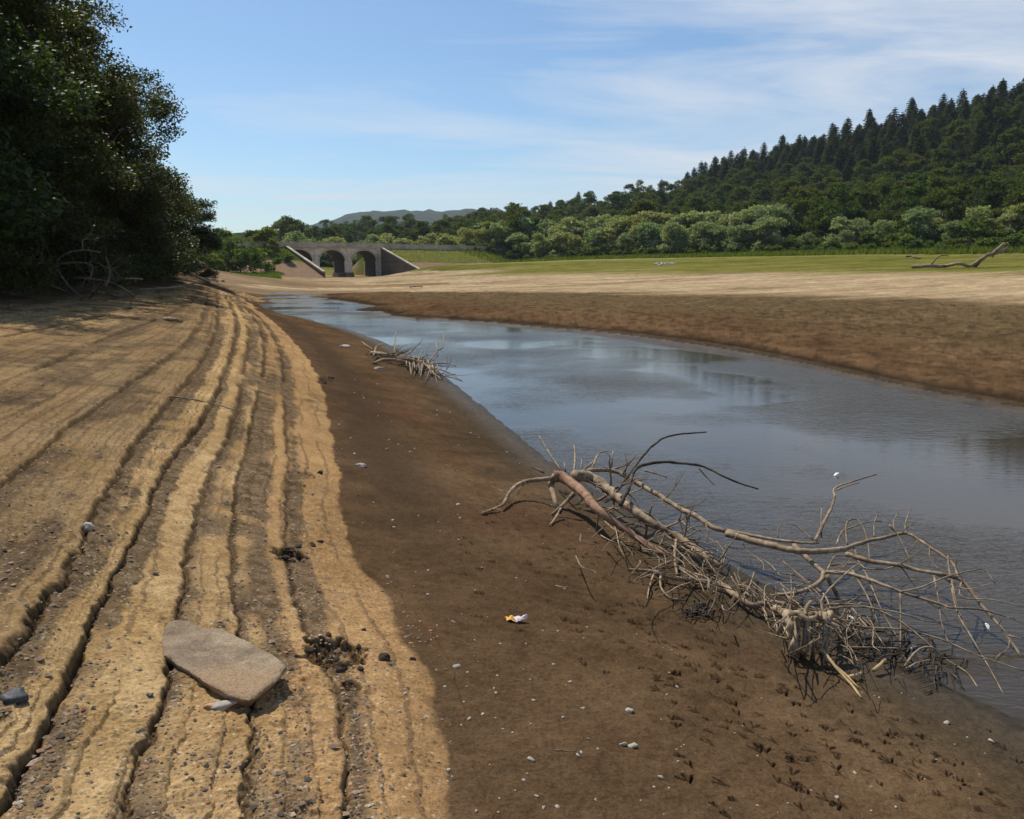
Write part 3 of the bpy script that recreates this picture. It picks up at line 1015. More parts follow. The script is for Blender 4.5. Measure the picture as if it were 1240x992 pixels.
def plant(kind, meshes, loc, rz, sc, label, cat, group=None):
    e = empty(kind, loc, rz, sc)
    link('trunk', meshes[0], e); link('crown', meshes[1], e)
    tag(e, label, cat, group)
    return e


def place_px(u, y, dz=0.0):
    x = (u - CX) / F * y / (CP + 0)            # straight ahead distance y
    x = ray(u, HOR)[0] * y
    return Vector((x, y, gz(x, y) + dz))


BROAD = [make_broad(100 + i, 13, 5.6, 1.8, 3800, .62, M_leafbroad, 170, .5) for i in range(5)]
CONI = [make_conifer(120 + i, 11.5 + 1.3 * i, 4.4 + .5 * (i % 3), 2200, 1.4) for i in range(5)]
WILL = [make_broad(140 + i, 8.5, 5.0, .0, 4200, .5, M_leafwillow, 260, .40, 'bush', .12) for i in range(4)]
SHRB = [make_broad(160 + i, 4.2, 3.2, .1, 1500, .5, M_leafshrub, 90, .32, 'bush', .08) for i in range(3)]

# hillside wood
def landmark(u):
    for lim, txt in ((640, 'at the bridge end'), (760, 'above the left half of the willows'), (880, 'above the gulls'),
                     (1010, 'above the right end of the willows'), (1130, 'left above the bleached dead tree'), (9999, 'right above the bleached dead tree')):
        if u < lim:
            return txt


fr_ = np.random.default_rng(21)
hu = np.array([h[0] for h in HILL])[::-1]; hv_y = np.array([h[2] for h in HILL])[::-1]
foot_u = [520, 600, 740, 900, 1000, 1150, 1240, 1420]; foot_y = [262, 246, 226, 200, 184, 160, 150, 135]
cnt_c = cnt_b = 0
row = 0
frac = 0.0
while frac <= 1.0:
    u = 545 + fr_.uniform(-8, 8)
    while u < 1290:
        y0 = np.interp(u, foot_u, foot_y); y1 = np.interp(u, hu, hv_y)
        y = y0 + (y1 - y0) * min(frac + fr_.normal(0, .018), 1.0)
        up = frac
        edge = np.interp(u, [540, 800, 860, 1000, 1240], [9, 1.2, .70, .52, .42])
        conif = up > edge + fr_.normal(0, .07) or (up > .9 and 600 < u < 800 and fr_.random() < .2)
        p = place_px(u, y)
        if conif and fr_.random() < .16:
            conif = False
        if conif:
            if cnt_c < 299:
                sc = (fr_.uniform(.85, 1.15),) * 2 + (fr_.uniform(.65, 1.1),)
                sky_ = frac > .93
                plant('conifer', CONI[fr_.integers(5)], p - Vector((0, 0, .5)), fr_.uniform(0, 6.28), sc,
                      ('skyline conifer ' if sky_ else 'conifer packed below the skyline, ') + landmark(u), 'conifer',
                      ('skyline conifers ' if sky_ else 'upper slope conifers ') + landmark(u))
                cnt_c += 1
            u += 5.6 * F / y * fr_.uniform(.6, 1.3)
        else:
            if cnt_b < 299:
                sc = fr_.uniform(.75, 1.2)
                ft = frac < .2
                far = u < 800
                lvl = 'at the foot of the wood' if frac < .2 else 'on the lower slope' if frac < .42 else 'halfway up the hill' if frac < .64 else 'high on the hill'
                lab = 'rounded green tree ' + lvl + ', ' + landmark(u)
                plant('broadleaf_tree', BROAD[fr_.integers(5)], p - Vector((0, 0, 1.0)), fr_.uniform(0, 6.28), sc, lab, 'tree',
                      'trees ' + lvl + ' ' + landmark(u))
                cnt_b += 1
            u += 8.6 * F / y * fr_.uniform(.8, 1.15)
    frac += .062
print('conifers', cnt_c, 'broadleaf', cnt_b)

# grey-green willows and bushes along the foot of the wood
for i, (u0, u1, dy, hmin, hmax, n) in enumerate([(560, 940, 6, .85, 1.12, 30), (540, 930, -4, .6, .85, 24)]):
    for k in range(n):
        u = u0 + (u1 - u0) * (k + fr_.uniform(.1, .9)) / n
        y = np.interp(u, [540, 600, 740, 900, 1000], [236, 230, 212, 188, 170]) + dy + fr_.normal(0, 2)
        lab = ('large rounded willow in the back row, ' if i == 0 else 'smaller willow bush in the front row, ') + ('near the bridge wall' if u < 660 else 'below the low far hill' if u < 760 else 'behind the gull flock' if u < 860 else 'at the right end of the row')
        plant('willow_bush', WILL[fr_.integers(4)], place_px(u, y) - Vector((0, 0, .3)), fr_.uniform(0, 6.28), fr_.uniform(hmin, hmax) * 1.22, lab, 'willow', lab + ' (willows)')
for k in range(40):
    u = 900 + 370 * (k + fr_.random()) / 40
    y = np.interp(u, [900, 1000, 1150, 1290], [192, 172, 148, 134]) + fr_.uniform(-4, 8)
    sc = fr_.uniform(.6, 1.2)
    msh = SHRB[fr_.integers(3)] if fr_.random() < .6 else WILL[fr_.integers(4)]
    plant('shrub', msh, place_px(u, y) - Vector((0, 0, .2)), fr_.uniform(0, 6.28), sc * (.8 if msh in WILL else 1.15), *(lambda w: ('mid green bush below the dark woods, ' + w, 'bush', 'bushes below the right hand woods ' + w))('beside the willows' if u < 1000 else 'left of the small dark log' if u < 1090 else 'behind the bleached dead tree' if u < 1215 else 'at the right edge'))
for k in range(56):
    u = 560 + 700 * (k + fr_.random()) / 56
    y = np.interp(u, [540, 600, 740, 900, 1000, 1150, 1290], [228, 222, 203, 179, 160, 138, 126]) + fr_.uniform(-2, 2)
    plant('low_shrub', SHRB[fr_.integers(3)], place_px(u, y) - Vector((0, 0, .2)), fr_.uniform(0, 6.28), fr_.uniform(.4, .75), *(lambda w: ('low light green shrub at the grass edge, ' + w, 'shrub', 'low shrubs along the grass edge ' + w))('near the bridge wall' if u < 700 else 'behind the gulls' if u < 860 else 'beside the last willows' if u < 1000 else 'near the bleached tree'))

# trees behind and beside the bridge
SPEC = [
    ('round_tree', BROAD[0], 307, 232, .80, 'dark round topped tree left of the bridge rising above the low treeline', 'tree', None),
    ('pointed_tree', CONI[0], 328, 262, .55, 'small pointed dark conifer between the round tree and the bridge treeline', 'conifer', None),
    ('pointed_tree', CONI[1], 345, 272, .5, 'small pointed conifer in the treeline straight above the left arch', 'conifer', None),
]
for nm, ms, u, y, sc, lab, cat, grp in SPEC:
    plant(nm, ms, place_px(u, y) - Vector((0, 0, .5)), 1.0 + u, sc, lab, cat, grp)
for k in range(22):
    u = 318 + 230 * (k + fr_.random() * .8) / 22
    y = 300 + fr_.uniform(-18, 60)
    plant('treeline_tree', BROAD[fr_.integers(5)], place_px(u, y) - Vector((0, 0, 2.0)), fr_.uniform(0, 6.28), fr_.uniform(.72, 1.0) * (1.25 if 340 < u < 405 else 1), 'green tree in the low treeline behind the stone bridge', 'tree', 'trees in the treeline behind the bridge')
for k in range(16):
    u = 395 + 150 * (k + fr_.random() * .8) / 16
    y = 420 + fr_.uniform(-30, 160)
    plant('treeline_tree', BROAD[fr_.integers(5)], place_px(u, y) - Vector((0, 0, 1.0)), fr_.uniform(0, 6.28), fr_.uniform(.9, 1.3), 'distant green tree on the rise behind and right of the bridge', 'tree', 'distant trees right of the bridge')
for k in range(13):
    u = 352 + 180 * (k + fr_.random() * .8) / 13
    y = 232 + .13 * (u - 352) + fr_.uniform(0, 14)
    plant('bush', (SHRB + WILL)[fr_.integers(7)], place_px(u, y) - Vector((0, 0, .3)), fr_.uniform(0, 6.28), fr_.uniform(.9, 1.25), 'pale green bush showing just above the bridge parapet', 'bush', 'bushes right behind the bridge')
g0 = make_broad(181, 7.5, 6.2, .2, 5200, .5, M_leafshrub, 240, .42, 'bush', .15)
plant('large_bush', g0, place_px(290, 152) - Vector((0, 0, .4)), .4, 0.95, 'big dark rounded bush on the green slope left of the bridge', 'bush')
for k, (u, y, sc) in enumerate([(268, 158, .9), (316, 160, 1.0), (332, 168, .85), (345, 176, .75), (252, 140, .9), (275, 182, 1.2), (300, 190, 1.1), (322, 182, 1.2), (255, 170, 1.3)]):
    plant('slope_bush', SHRB[k % 3], place_px(u, y) - Vector((0, 0, .2)), k * 1.3, sc, 'bright green bush crowding the slope around the big dark bush left of the bridge', 'bush', 'bushes on the slope left of the bridge')

# big trees on the left bank --------------------------------------------------
NEAR = [make_broad(301, 14.5, 6.0, .9, 95000, .16, M_leafnear, 620, .36, 'round', .32),
        make_broad(302, 13.0, 5.6, .6, 90000, .16, M_leafnear, 580, .36, 'round', .3),
        make_broad(303, 8.0, 4.6, .7, 60000, .155, M_leafnear, 340, .32, 'bush', .2)]
BIG = [
    # mesh, u, distance, scale, label
    (0, -150, 20, .95, 'nearest big dark leafy tree at the left edge, its top far above the picture'),
    (1, -50, 25, .95, 'tall dark tree second from the camera on the left bank'),
    (0, 60, 33, .84, 'tall dark leafy tree with the high rounded top in the upper left'),
    (1, 116, 43, .88, 'dark tree behind the tallest one, its side bulging over the sand'),
    (1, 122, 36, .74, 'rounded dark tree filling out the middle of the left bank skyline'),
    (2, 112, 40, 1.15, 'rounded dark tree bulging out halfway down the edge of the left wood'),
    (2, 160, 50, .95, 'mid height dark tree on the left bank just before the last leafy end'),
    (2, 200, 58, .95, 'last dark tree at the far end of the left bank'),
    (2, 40, 27, .75, 'low dark bushy tree filling under the tall trees at the left'),
    (2, 112, 37, .75, 'low dark bushy tree behind the heap of dead branches'),
    (2, 160, 45, .72, 'low dark bushy tree overhanging the bank beyond the dead branches'),
    (0, -60, 34, 1.1, 'tall dark tree deep in the left wood behind the front trees'),
    (1, 40, 46, 1.1, 'tall dark tree deep in the wood, seen through gaps of the front crowns'),
    (2, 224, 74, .62, 'small pale green tipped tree beyond the left wood by the grass'),
    (2, -90, 20, .6, 'low dark shrub like tree at the left edge nearest the camera'),
]
for mi, u, y, sc, lab in BIG:
    plant('bank_tree', NEAR[mi], place_px(u, y) - Vector((0, 0, .35)), u * .7, sc, lab, 'tree', 'dark trees on the left bank')

# far hill, pale with distance
def far_hill(name, pts, y, lab):
    mb = MB(); n = 90
    us = np.linspace(pts[0][0], pts[-1][0], n)
    vs = np.interp(us, [p[0] for p in pts], [p[1] for p in pts])
    V = []
    for i, (u, v_) in enumerate(zip(us, vs)):
        top = at(u, v_, y)
        hh_ = top.z + 12 * (vnoise(np.array([i * .9]), np.array([y]), 3)[0] - .5) * .8
        for k in range(12):
            f = k / 11
            V.append((top.x, y - 700 * (1 - f), -5 + (hh_ + 5) * math.sin(f * math.pi / 2) + (0 if f in (0, 1) else 8 * (vnoise(np.array([i * .6]), np.array([k * .9 + y]), 4)[0] - .5))))
        V.append((top.x, y + 500, -5))
    Qs = [(i * 13 + k, (i + 1) * 13 + k, (i + 1) * 13 + k + 1, i * 13 + k + 1) for i in range(n - 1) for k in range(12)]
    mb.add(V, Qs)
    m, t, b = newmat('far_woods')
    f = noise(t, coords(t), .035, 8, .7)
    L(t, ramp(t, f, [(.35, (.022, .036, .018)), (.6, (.045, .062, .028)), (.75, (.08, .095, .04))]).outputs[0], b.inputs['Base Color'])
    bump(t, f, b, 1.0, 14)
    b.inputs['Roughness'].default_value = 1
    o = mb.build(name, m)
    tag(o, lab, None, None, 'structure')


far_hill('hills', [(150, 292), (300, 286), (380, 276), (410, 268), (440, 259), (470, 257), (500, 258), (540, 256), (600, 254), (700, 262), (800, 280)], 2400, 'distant wooded ridge beyond the bridge')


# ------------------------------------------------------------------ bridge
def bpt(al, be, z):
    p = BR_L + AX * al + NX * be
    return (p[0], p[1], z)


def local(mb_pts):
    return mb_pts


bridge = empty('stone_bridge', (BR_L[0], BR_L[1], 0), TH)
tag(bridge, 'old pale stone road bridge with three arches across the dry reservoir bed', 'bridge')
# local frame: x along, y = into the bridge (minus the outward normal), z up
PITCHB, OPEN = 8.75, 6.7
centers = [3.0, 11.6, 20.3]
SPR, BASE = 4.2, -1.0
RISE = 2.55


def intr(x):
    for c in centers:
        q = (x - c) / (OPEN / 2)
        if abs(q) < 1:
            return SPR + RISE * math.sqrt(1 - q * q)
    return None


mb = MB(); vlt = MB()
edges = set([0.0, BL])
for c in centers:
    for k in range(33):
        edges.add(round(min(BL, max(0, c - OPEN / 2 * math.cos(math.pi * k / 32))), 4))
xs = sorted(edges)
top = DECK
for x0, x1 in zip(xs[:-1], xs[1:]):
    if x1 - x0 < 1e-4:
        continue
    m_ = intr((x0 + x1) / 2)

    def zb(x):
        for c in centers:
            q = (x - c) / (OPEN / 2)
            if abs(q) <= 1.0001 and abs(((x0 + x1) / 2 - c) / (OPEN / 2)) < 1:
                return SPR + RISE * math.sqrt(max(0, 1 - q * q))
        return BASE
    a, b_ = zb(x0), zb(x1)
    if m_ is None:
        a = b_ = SPR
    mb.add([(x0, 0, a), (x1, 0, b_), (x1, 0, top), (x0, 0, top), (x0, BW, a), (x1, BW, b_), (x1, BW, top), (x0, BW, top)],
           [(0, 1, 2, 3), (5, 4, 7, 6), (3, 2, 6, 7)])
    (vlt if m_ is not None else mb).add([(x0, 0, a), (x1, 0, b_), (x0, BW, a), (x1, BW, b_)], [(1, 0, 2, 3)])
vlt.build('vault', M_archshade, bridge, False)
ow = mb.build('arch_wall', M_bridge, bridge, False)
# piers with their broader feet, and the end abutments
for (x0, x1) in ((centers[0] + OPEN / 2, centers[1] - OPEN / 2), (centers[1] + OPEN / 2, centers[2] - OPEN / 2)):
    mb = MB()
    mid = (x0 + x1) / 2; w = x1 - x0
    mb.box((mid, BW / 2, (SPR + BASE) / 2 - .003), w, BW - .006, SPR - BASE)
    p = mb.build('pier', M_bridge, bridge, False)
    for xj in (x0 - .004, x1 + .004):
        mj = MB(); mj.box((xj, BW / 2, (SPR + BASE) / 2), .02, BW - .7, SPR - BASE - .01); mj.build('jamb_shade', M_archshade, p, False)  # thin dark slabs added to paint shade on the pier sides
    mb = MB()
    h = 1.2
    for (yy0, yy1) in ((-1.0, BW + .6),):
        a = [(mid - w * .78, yy0, BASE), (mid + w * .78, yy0, BASE), (mid + w * .78, yy1, BASE), (mid - w * .78, yy1, BASE)]
        bq = [(mid - w * .53, yy0 + .7, BASE + 2.4), (mid + w * .53, yy0 + .7, BASE + 2.4), (mid + w * .53, yy1 - .4, BASE + 2.4), (mid - w * .53, yy1 - .4, BASE + 2.4)]
        mb.add(a + bq, [(4, 5, 6, 7), (0, 1, 5, 4), (1, 2, 6, 5), (2, 3, 7, 6), (3, 0, 4, 7)])
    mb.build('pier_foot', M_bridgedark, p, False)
    mb = MB(); mb.box((mid, -.12, (top + SPR) / 2), .75, .24, top - SPR); mb.build('pilaster', M_bridge, bridge, False)
mb = MB(); mb.box(((centers[2] + OPEN / 2 + BL + .6) / 2, BW / 2, (SPR + BASE) / 2 - .003), BL + .6 - centers[2] - OPEN / 2, BW - .006, SPR - BASE); mb.build('abutment', M_bridge, bridge, False)
mj = MB(); mj.box((centers[2] + OPEN / 2 - .008, BW / 2, (SPR + BASE) / 2), .02, BW - .7, SPR - BASE - .01); mj.build('jamb_shade', M_archshade, bridge, False)  # same painted shade on the abutment side
mb = MB(); mb.box((-.2, BW / 2, (top + BASE) / 2 - .2), .38, BW - .01, top - BASE); mb.build('abutment', M_bridge, bridge, False)
mb = MB(); mb.box((BL - .25, -.17, (top + BASE) / 2), .9, .34, top - BASE); mb.build('pilaster', M_bridge, bridge, False)
mb = MB(); mb.box((BL - 1.05, -.11, (top + SPR) / 2), .35, .22, top - SPR); mb.build('pilaster', M_bridge, bridge, False)
# rings of cut stone round each arch
for c in centers:
    mb = MB()
    for k in range(20):
        a0 = math.pi * k / 20 + .008; a1 = math.pi * (k + 1) / 20 - .008
        vv = []
        for yy in (-.09, .0):
            for (aa, e) in ((a0, 0), (a1, 0), (a1, .42), (a0, .42)):
                vv.append((c - math.cos(aa) * (OPEN / 2 + e), yy, SPR + math.sin(aa) * (RISE + e)))
        mb.add(vv, [(0, 1, 2, 3), (0, 4, 5, 1), (1, 5, 6, 2), (2, 6, 7, 3), (3, 7, 4, 0)])
    mb.build('arch_ring', M_copingpale, bridge, False)
# string course, parapets with coping
for yy, nm in ((-.16, 'string_course'), (BW + .16, 'string_course')):
    mb = MB(); mb.box((BL / 2, yy, top + .1), BL + 1.4, .34, .24); mb.build(nm, M_coping, bridge, False)
for yy in (.1, BW - .1):
    mb = MB(); mb.box((BL / 2, yy, top + .66), BL + 1.4, .36, .9); p = mb.build('parapet', M_coping, bridge, False)
    mb = MB()
    for k in range(22):
        mb.box((-.7 + (BL + 1.4) * (k + .5) / 22, yy, top + 1.18), (BL + 1.4) / 22 - .03, .46, .14)
    mb.build('coping', M_coping, p, False)
# wing walls that run out from the ends towards the valley and fall with the bank
for xx, nm in ((-.15, 'wing_wall'), (BL + .35, 'wing_wall')):
    mb = MB(); Lw = 19.2; n = 24
    zz = lambda f: (DECK + .05) + (1.5 - DECK) * f
    V = []
    for k in range(n + 1):
        f = k / n
        for dx in (-.28, .28):
            V.append((xx + dx, -.35 - Lw * f, -1)); V.append((xx + dx, -.35 - Lw * f, zz(f)))
    Qs = []
    for k in range(n):
        a = 4 * k; b_ = a + 4
        Qs += [(a, a + 1, b_ + 1, b_), (a + 2, b_ + 2, b_ + 3, a + 3), (a + 1, a + 3, b_ + 3, b_ + 1)]
    Qs.append((4 * n, 4 * n + 1, 4 * n + 3, 4 * n + 2))
    mb.add(V, Qs)
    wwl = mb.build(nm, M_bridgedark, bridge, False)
    mb = MB()
    for k in range(n):
        f0 = k / n; f1 = (k + 1) / n - .002
        V = []
        for f in (f0, f1):
            for dx in (-.34, .34):
                V.append((xx + dx, -.35 - Lw * f, zz(f) + .004)); V.append((xx + dx, -.35 - Lw * f, zz(f) + .26))
        mb.add(V, [(0, 1, 5, 4), (2, 6, 7, 3), (1, 3, 7, 5), (0, 2, 3, 1), (4, 5, 7, 6)])
    mb.build('coping', M_coping, wwl, False)
# roadside walls that carry on from both ends
for (x0, x1, lab) in ((BL + .75, BL + 46, 'long low stone roadside wall running right from the bridge into the willows'), (-34, -.75, 'low stone roadside wall running left from the bridge behind the bushes')):
    rw = empty('roadside_wall', (BR_L[0], BR_L[1], 0), TH)
    tag(rw, lab, 'wall')
    mb = MB(); mb.box(((x0 + x1) / 2, .1, DECK + .2), x1 - x0, .34, 1.7); mb.build('wall', M_coping, rw, False)
    mb = MB(); nn = int((x1 - x0) / 1.1)
    for k in range(nn):
        mb.box((x0 + (x1 - x0) * (k + .5) / nn, .1, DECK + 1.12), (x1 - x0) / nn - .03, .44, .14)
    mb.build('coping', M_copingpale, rw, False)


# ------------------------------------------------------------------ dead wood
def px_tube(mb, pts, r0, r1=None, sides=7, rough=.12, sub=4, seed=0):
    """pts: (u, v, h) with h metres above ground or water; radii in photo pixels."""
    P = [(hit(p[0], p[1], p[2]) if len(p) == 3 else at(p[0], p[1], p[3])) for p in pts]
    r1 = r0 if r1 is None else r1
    n = len(P)
    rad = [(r0 + (r1 - r0) * i / (n - 1)) * P[i].y / F for i in range(n)]
    if isinstance(mb, ML):
        mb.append(MB()); mb = mb[-1]
    mb.tube(P, rad, sides, rough, seed, sub=sub)
    return P, rad


def sprout(mb, P, rad, n, ln, seed, up=.6, thin=.35, lo=.2):
    """Random side twigs along a limb."""
    g = np.random.default_rng(seed)
    if isinstance(mb, ML):
        mb = mb.tw
    P = np.array([tuple(p) for p in P]); rad = np.array(rad)
    for k in range(n):
        f = g.uniform(lo, 1) * (len(P) - 1); i = min(int(f), len(P) - 2); a = f - i
        st = P[i] * (1 - a) + P[i + 1] * a; r = (rad[i] * (1 - a) + rad[i + 1] * a) * thin
        T = P[i + 1] - P[i]; T /= np.linalg.norm(T) + 1e-9
        d = T * .7 + g.normal(0, .6, 3) + np.array([0, 0, up * g.random()]); d /= np.linalg.norm(d)
        l = ln * g.uniform(.4, 1.2); pts = [st]; cur = st.copy()
        for j in range(5):
            d = d + g.normal(0, .22, 3); d /= np.linalg.norm(d)
            cur = cur + d * l / 5
            zg = max(float(ground(np.array([cur[0]]), np.array([cur[1]]), False)[0]), 0) + .01
            if cur[2] < zg: cur[2] = zg
            pts.append(cur.copy())
        mb.tube(pts, [max(r, .0022), .0012], 5, .1, k, sub=2)
        if g.random() < .6:
            d2 = d + g.normal(0, .7, 3); d2 /= np.linalg.norm(d2)
            mb.tube([pts[2], pts[2] + d2 * l * .2, pts[2] + (d2 + g.normal(0, .2, 3)) * l * .42], [max(r * .6, .0018), .001], 4, .1, k)


def cr6(*p):
    """Points read off the zoomed crop of the right part of the debris."""
    return [(880 + x * .3025, 560 + y * .3025, h) for x, y, h in p]


def cr5(*p):
    return [(560 + x * .2903, 500 + y * .2903, h) for x, y, h in p]


def centre_of(P):
    return Vector(P[len(P) // 2])


def wood_thing(name, label, cat, parts, group=None):
    """parts: list of (part name, MB, material). The thing's Empty stands at the base of the first part."""
    V0 = np.vstack((parts[0][1][0] if isinstance(parts[0][1], ML) else parts[0][1]).V)
    c = V0.mean(0); base = Vector((c[0], c[1], float(V0[:, 2].min())))
    e = empty(name, base)
    tag(e, label, cat, group)
    flat_ = []
    for pn, mb_, mt in parts:
        if isinstance(mb_, ML):
            flat_ += [('fork' if pn == 'twigs' else pn, q, mt) for q in mb_]
            if mb_.tw.n: flat_.append(('twigs', mb_.tw, mt))
        else:
            flat_.append((pn, mb_, mt))
    for pn, mb_, mt in flat_:
        mb_.V = [v_ - np.array(base)[None] for v_ in mb_.V]
        mb_.build(pn, mt, e)
    return e


# the big fallen limb on the mud, left part of the tangle
m1 = MB(); tw = ML()
P, r_ = px_tube(m1, cr5((385, 265, .30), (430, 275, .31), (500, 330, .28), (560, 400, .24), (640, 460, .17), (740, 530, .10), (850, 600, .04)), 7.5, 3.4, 9, .1, 5)
sprout(tw, P, r_, 9, .35, 1, .2)
m1r = ML(); P, r_ = px_tube(m1r, cr5((385, 265, .30), (370, 300, .2), (385, 370, .1), (400, 410, .02)), 4.5, 2.5)
P, r_ = px_tube(m1r, cr5((400, 262, .3), (360, 275, .26), (290, 280, .2), (230, 300, .14), (190, 340, .09), (165, 385, .05), (80, 420, .02)), 3.2, 1.6, seed=2)
sprout(tw, P, r_, 10, .25, 2, .1)
P, r_ = px_tube(m1r, cr5((465, 335, .24), (430, 375, .14), (375, 425, .02)), 3, 2.3, seed=3)
P, r_ = px_tube(m1r, cr5((410, 400, .1), (380, 450, .02), (362, 468, .01)), 1.6, 1.0, seed=4)
for k, p in enumerate([((420, 250, .33), (370, 180, .42), (320, 95, .55)), ((430, 250, .33), (425, 205, .42)), ((465, 245, .33), (470, 175, .42), (465, 130, .5)), ((495, 240, .33), (497, 195, .42)), ((540, 235, .33), (570, 170, .45), (605, 160, .48)),
                       ((620, 230, .3), (628, 160, .45)), ((600, 235, .3), (640, 232, .32), (690, 210, .38), (730, 168, .46)), ((505, 240, .3), (545, 205, .38), (560, 180, .42)), ((340, 250, .25), (290, 225, .3)), ((760, 240, .25), (800, 250, .27), (855, 270, .25))]):
    px_tube(tw, cr5(*p), 1.6, .7, 5, .15, 3, k)
wood_thing('fallen_limb', 'reddish fallen limb with a dark hollow under its raised root end', 'dead limb', [('limb', m1, M_driftred), ('root', m1r, M_drift), ('twigs', tw, M_drift)])

# the second heavy limb beside it
m2 = MB(); tw = ML(); fk = ML()
P, r_ = px_tube(m2, cr5((470, 262, .33), (520, 265, .33), (580, 295, .3), (640, 345, .27), (700, 395, .24), (760, 440, .2), (830, 480, .16), (880, 505, .14), (940, 545, .12), (1010, 600, .1), (1080, 640, .06)), 7.5, 4, 9, .1, 5, 7)
sprout(tw, P, r_, 26, .45, 5, .3)
for k, (p, a, b_) in enumerate([
    (((660, 385, .27), (690, 320, .4), (715, 245, .52), (760, 215, .56), (840, 205, .56), (930, 212, .54), (1010, 225, .5), (1090, 265, .44), (1160, 295, .38), (1235, 318, .34)), 2.8, 1.0),
    (((640, 335, .3), (700, 250, .46), (770, 160, .62), (830, 110, .7), (885, 92, .72), (960, 85, .72), (1018, 80, .72)), 1.9, .8),
    (((985, 230, .5), (1020, 270, .42), (1050, 300, .38)), 1.0, .6),
    (((560, 265, .33), (590, 320, .28), (650, 360, .24)), 2.0, 1.2)]):
    px_tube(fk, cr5(*p), a, b_, 6, .12, 4, k)
wood_thing('fallen_limb', 'thick grey limb with two thin dark boughs arching up over the water', 'dead limb', [('limb', m2, M_drift), ('bough', fk, M_darkwood), ('twigs', tw, M_drift)])

# the long upper limb that reaches right over the pool
m3 = MB(); tw = ML(); fk = ML()
P, r_ = px_tube(m3, cr5((500, 245, .34), (560, 238, .36), (640, 245, .36), (700, 275, .34), (760, 310, .32), (830, 350, .3), (900, 395, .28), (980, 435, .26), (1040, 475, .25), (1103, 495, .25)), 2.6, 3.2, 8, .1, 4, 9)
P2, r2 = px_tube(m3, cr6((0, 285, .25), (90, 310, .26), (190, 335, .28), (290, 355, .3), (400, 355, .31), (475, 345, .3)), 4.6, 3.4, 9, .08, 5, 10)
sprout(tw, P, r_, 14, .4, 6, .4)
px_tube(fk, cr6((0, 272, .27), (100, 292, .28), (200, 310, .3), (300, 322, .31), (370, 322, .31)), 2.2, 1.6, seed=3)
px_tube(fk, cr6((355, 315, .32), (385, 250, .4), (415, 190, .47), (432, 140, .53), (432, 105, .57), (500, 78, .6), (600, 48, .62)), 2.3, .8, seed=4)
px_tube(fk, cr6((440, 112, .56), (480, 95, .58), (530, 82, .6)), 1.2, .6, seed=5)
px_tube(fk, cr6((380, 300, .33), (378, 240, .4), (380, 185, .47)), 1.2, .8, seed=6)
px_tube(fk, cr6((345, 310, .32), (300, 270, .36), (262, 245, .4)), 1.0, .6, seed=7)
px_tube(fk, cr6((205, 300, .28), (205, 270, .32), (225, 240, .36)), .9, .5, seed=8)
P3, r3 = px_tube(fk, cr6((480, 368, .3), (560, 392, .32), (690, 412, .34), (800, 440, .35), (930, 468, .33), (1010, 560, .22), (1120, 690, .08), (1180, 780, .0)), 3.2, 1.8, seed=9)
P4, r4 = px_tube(fk, cr6((475, 345, .3), (560, 315, .36), (640, 300, .4), (720, 285, .44), (800, 330, .42), (900, 400, .37), (930, 470, .33)), 2.6, 1.5, seed=10)
for k, p in enumerate([((718, 285, .44), (716, 240, .5), (740, 180, .58)), ((592, 300, .38), (590, 250, .45), (606, 200, .52)), ((680, 290, .42), (668, 245, .48), (690, 190, .55)), ((482, 340, .3), (480, 245, .44), (520, 228, .47), (550, 270, .42), (566, 330, .34), (572, 410, .3)),
                       ((650, 250, .5), (690, 300, .42), (740, 400, .3)), ((885, 375, .4), (892, 440, .34), (920, 590, .2), (980, 700, .1), (1050, 820, .02), (1112, 935, .0)), ((830, 455, .34), (850, 560, .22), (860, 640, .14), (905, 770, .0)),
                       ((940, 475, .32), (940, 540, .25), (1060, 550, .24), (1190, 580, .22)), ((1120, 690, .08), (1190, 710, .08)), ((700, 518, .28), (780, 500, .3), (880, 458, .35), (960, 438, .38), (1030, 430, .4), (1075, 485, .34)),
                       ((900, 470, .33), (930, 600, .18), (990, 720, .05)), ((440, 330, .33), (460, 280, .38), (500, 260, .4), (560, 240, .44), (620, 235, .45))]):
    px_tube(tw, cr6(*p), 1.35, .6, 5, .12, 4, 40 + k)
sprout(tw, P3, r3, 8, .35, 61, .2); sprout(tw, P4, r4, 8, .3, 62, .3)
wood_thing('fallen_limb', 'long pale limb with many bare forks reaching over the water at the right', 'dead limb', [('limb', m3, M_drift), ('fork', fk, M_drift), ('twigs', tw, M_drift)])

# bough between the root plate and the water
m4 = MB(); tw = ML()
P, r_ = px_tube(m4, cr6((270, 330, .26), (330, 390, .22), (390, 440, .2), (410, 440, .2), (500, 447, .22), (600, 480, .24), (700, 518, .25), (860, 570, .22), (900, 582, .22), (1020, 590, .2), (1155, 628, .16)), 3.4, 1.0, 7, .1, 4, 5)
P2, r2 = px_tube(m4, cr6((390, 440, .2), (372, 480, .14), (290, 520, .1), (200, 530, .05)), 3.4, 2.2, seed=3)
px_tube(m4, cr6((400, 450, .2), (430, 510, .1), (450, 550, .03)), 3.0, 2.4, seed=6)
for k, p in enumerate([((510, 345, .3), (530, 400, .26), (560, 450, .24), (620, 590, .12), (690, 715, .02)), ((500, 430, .24), (560, 530, .14), (612, 655, .02)), ((695, 525, .25), (697, 640, .1), (695, 750, .0)), ((420, 410, .24), (520, 405, .27), (560, 425, .27), (640, 425, .28), (700, 405, .3)),
                       ((400, 440, .2), (430, 380, .28), (470, 370, .3))]):
    px_tube(tw, cr6(*p), 1.5, .8, 5, .1, 4, 70 + k)
sprout(tw, P, r_, 10, .3, 63, .2)
wood_thing('dead_bough', 'slender forked bough lying low between the root clump and the open water', 'bough', [('bough', m4, M_drift), ('twigs', tw, M_drift)])

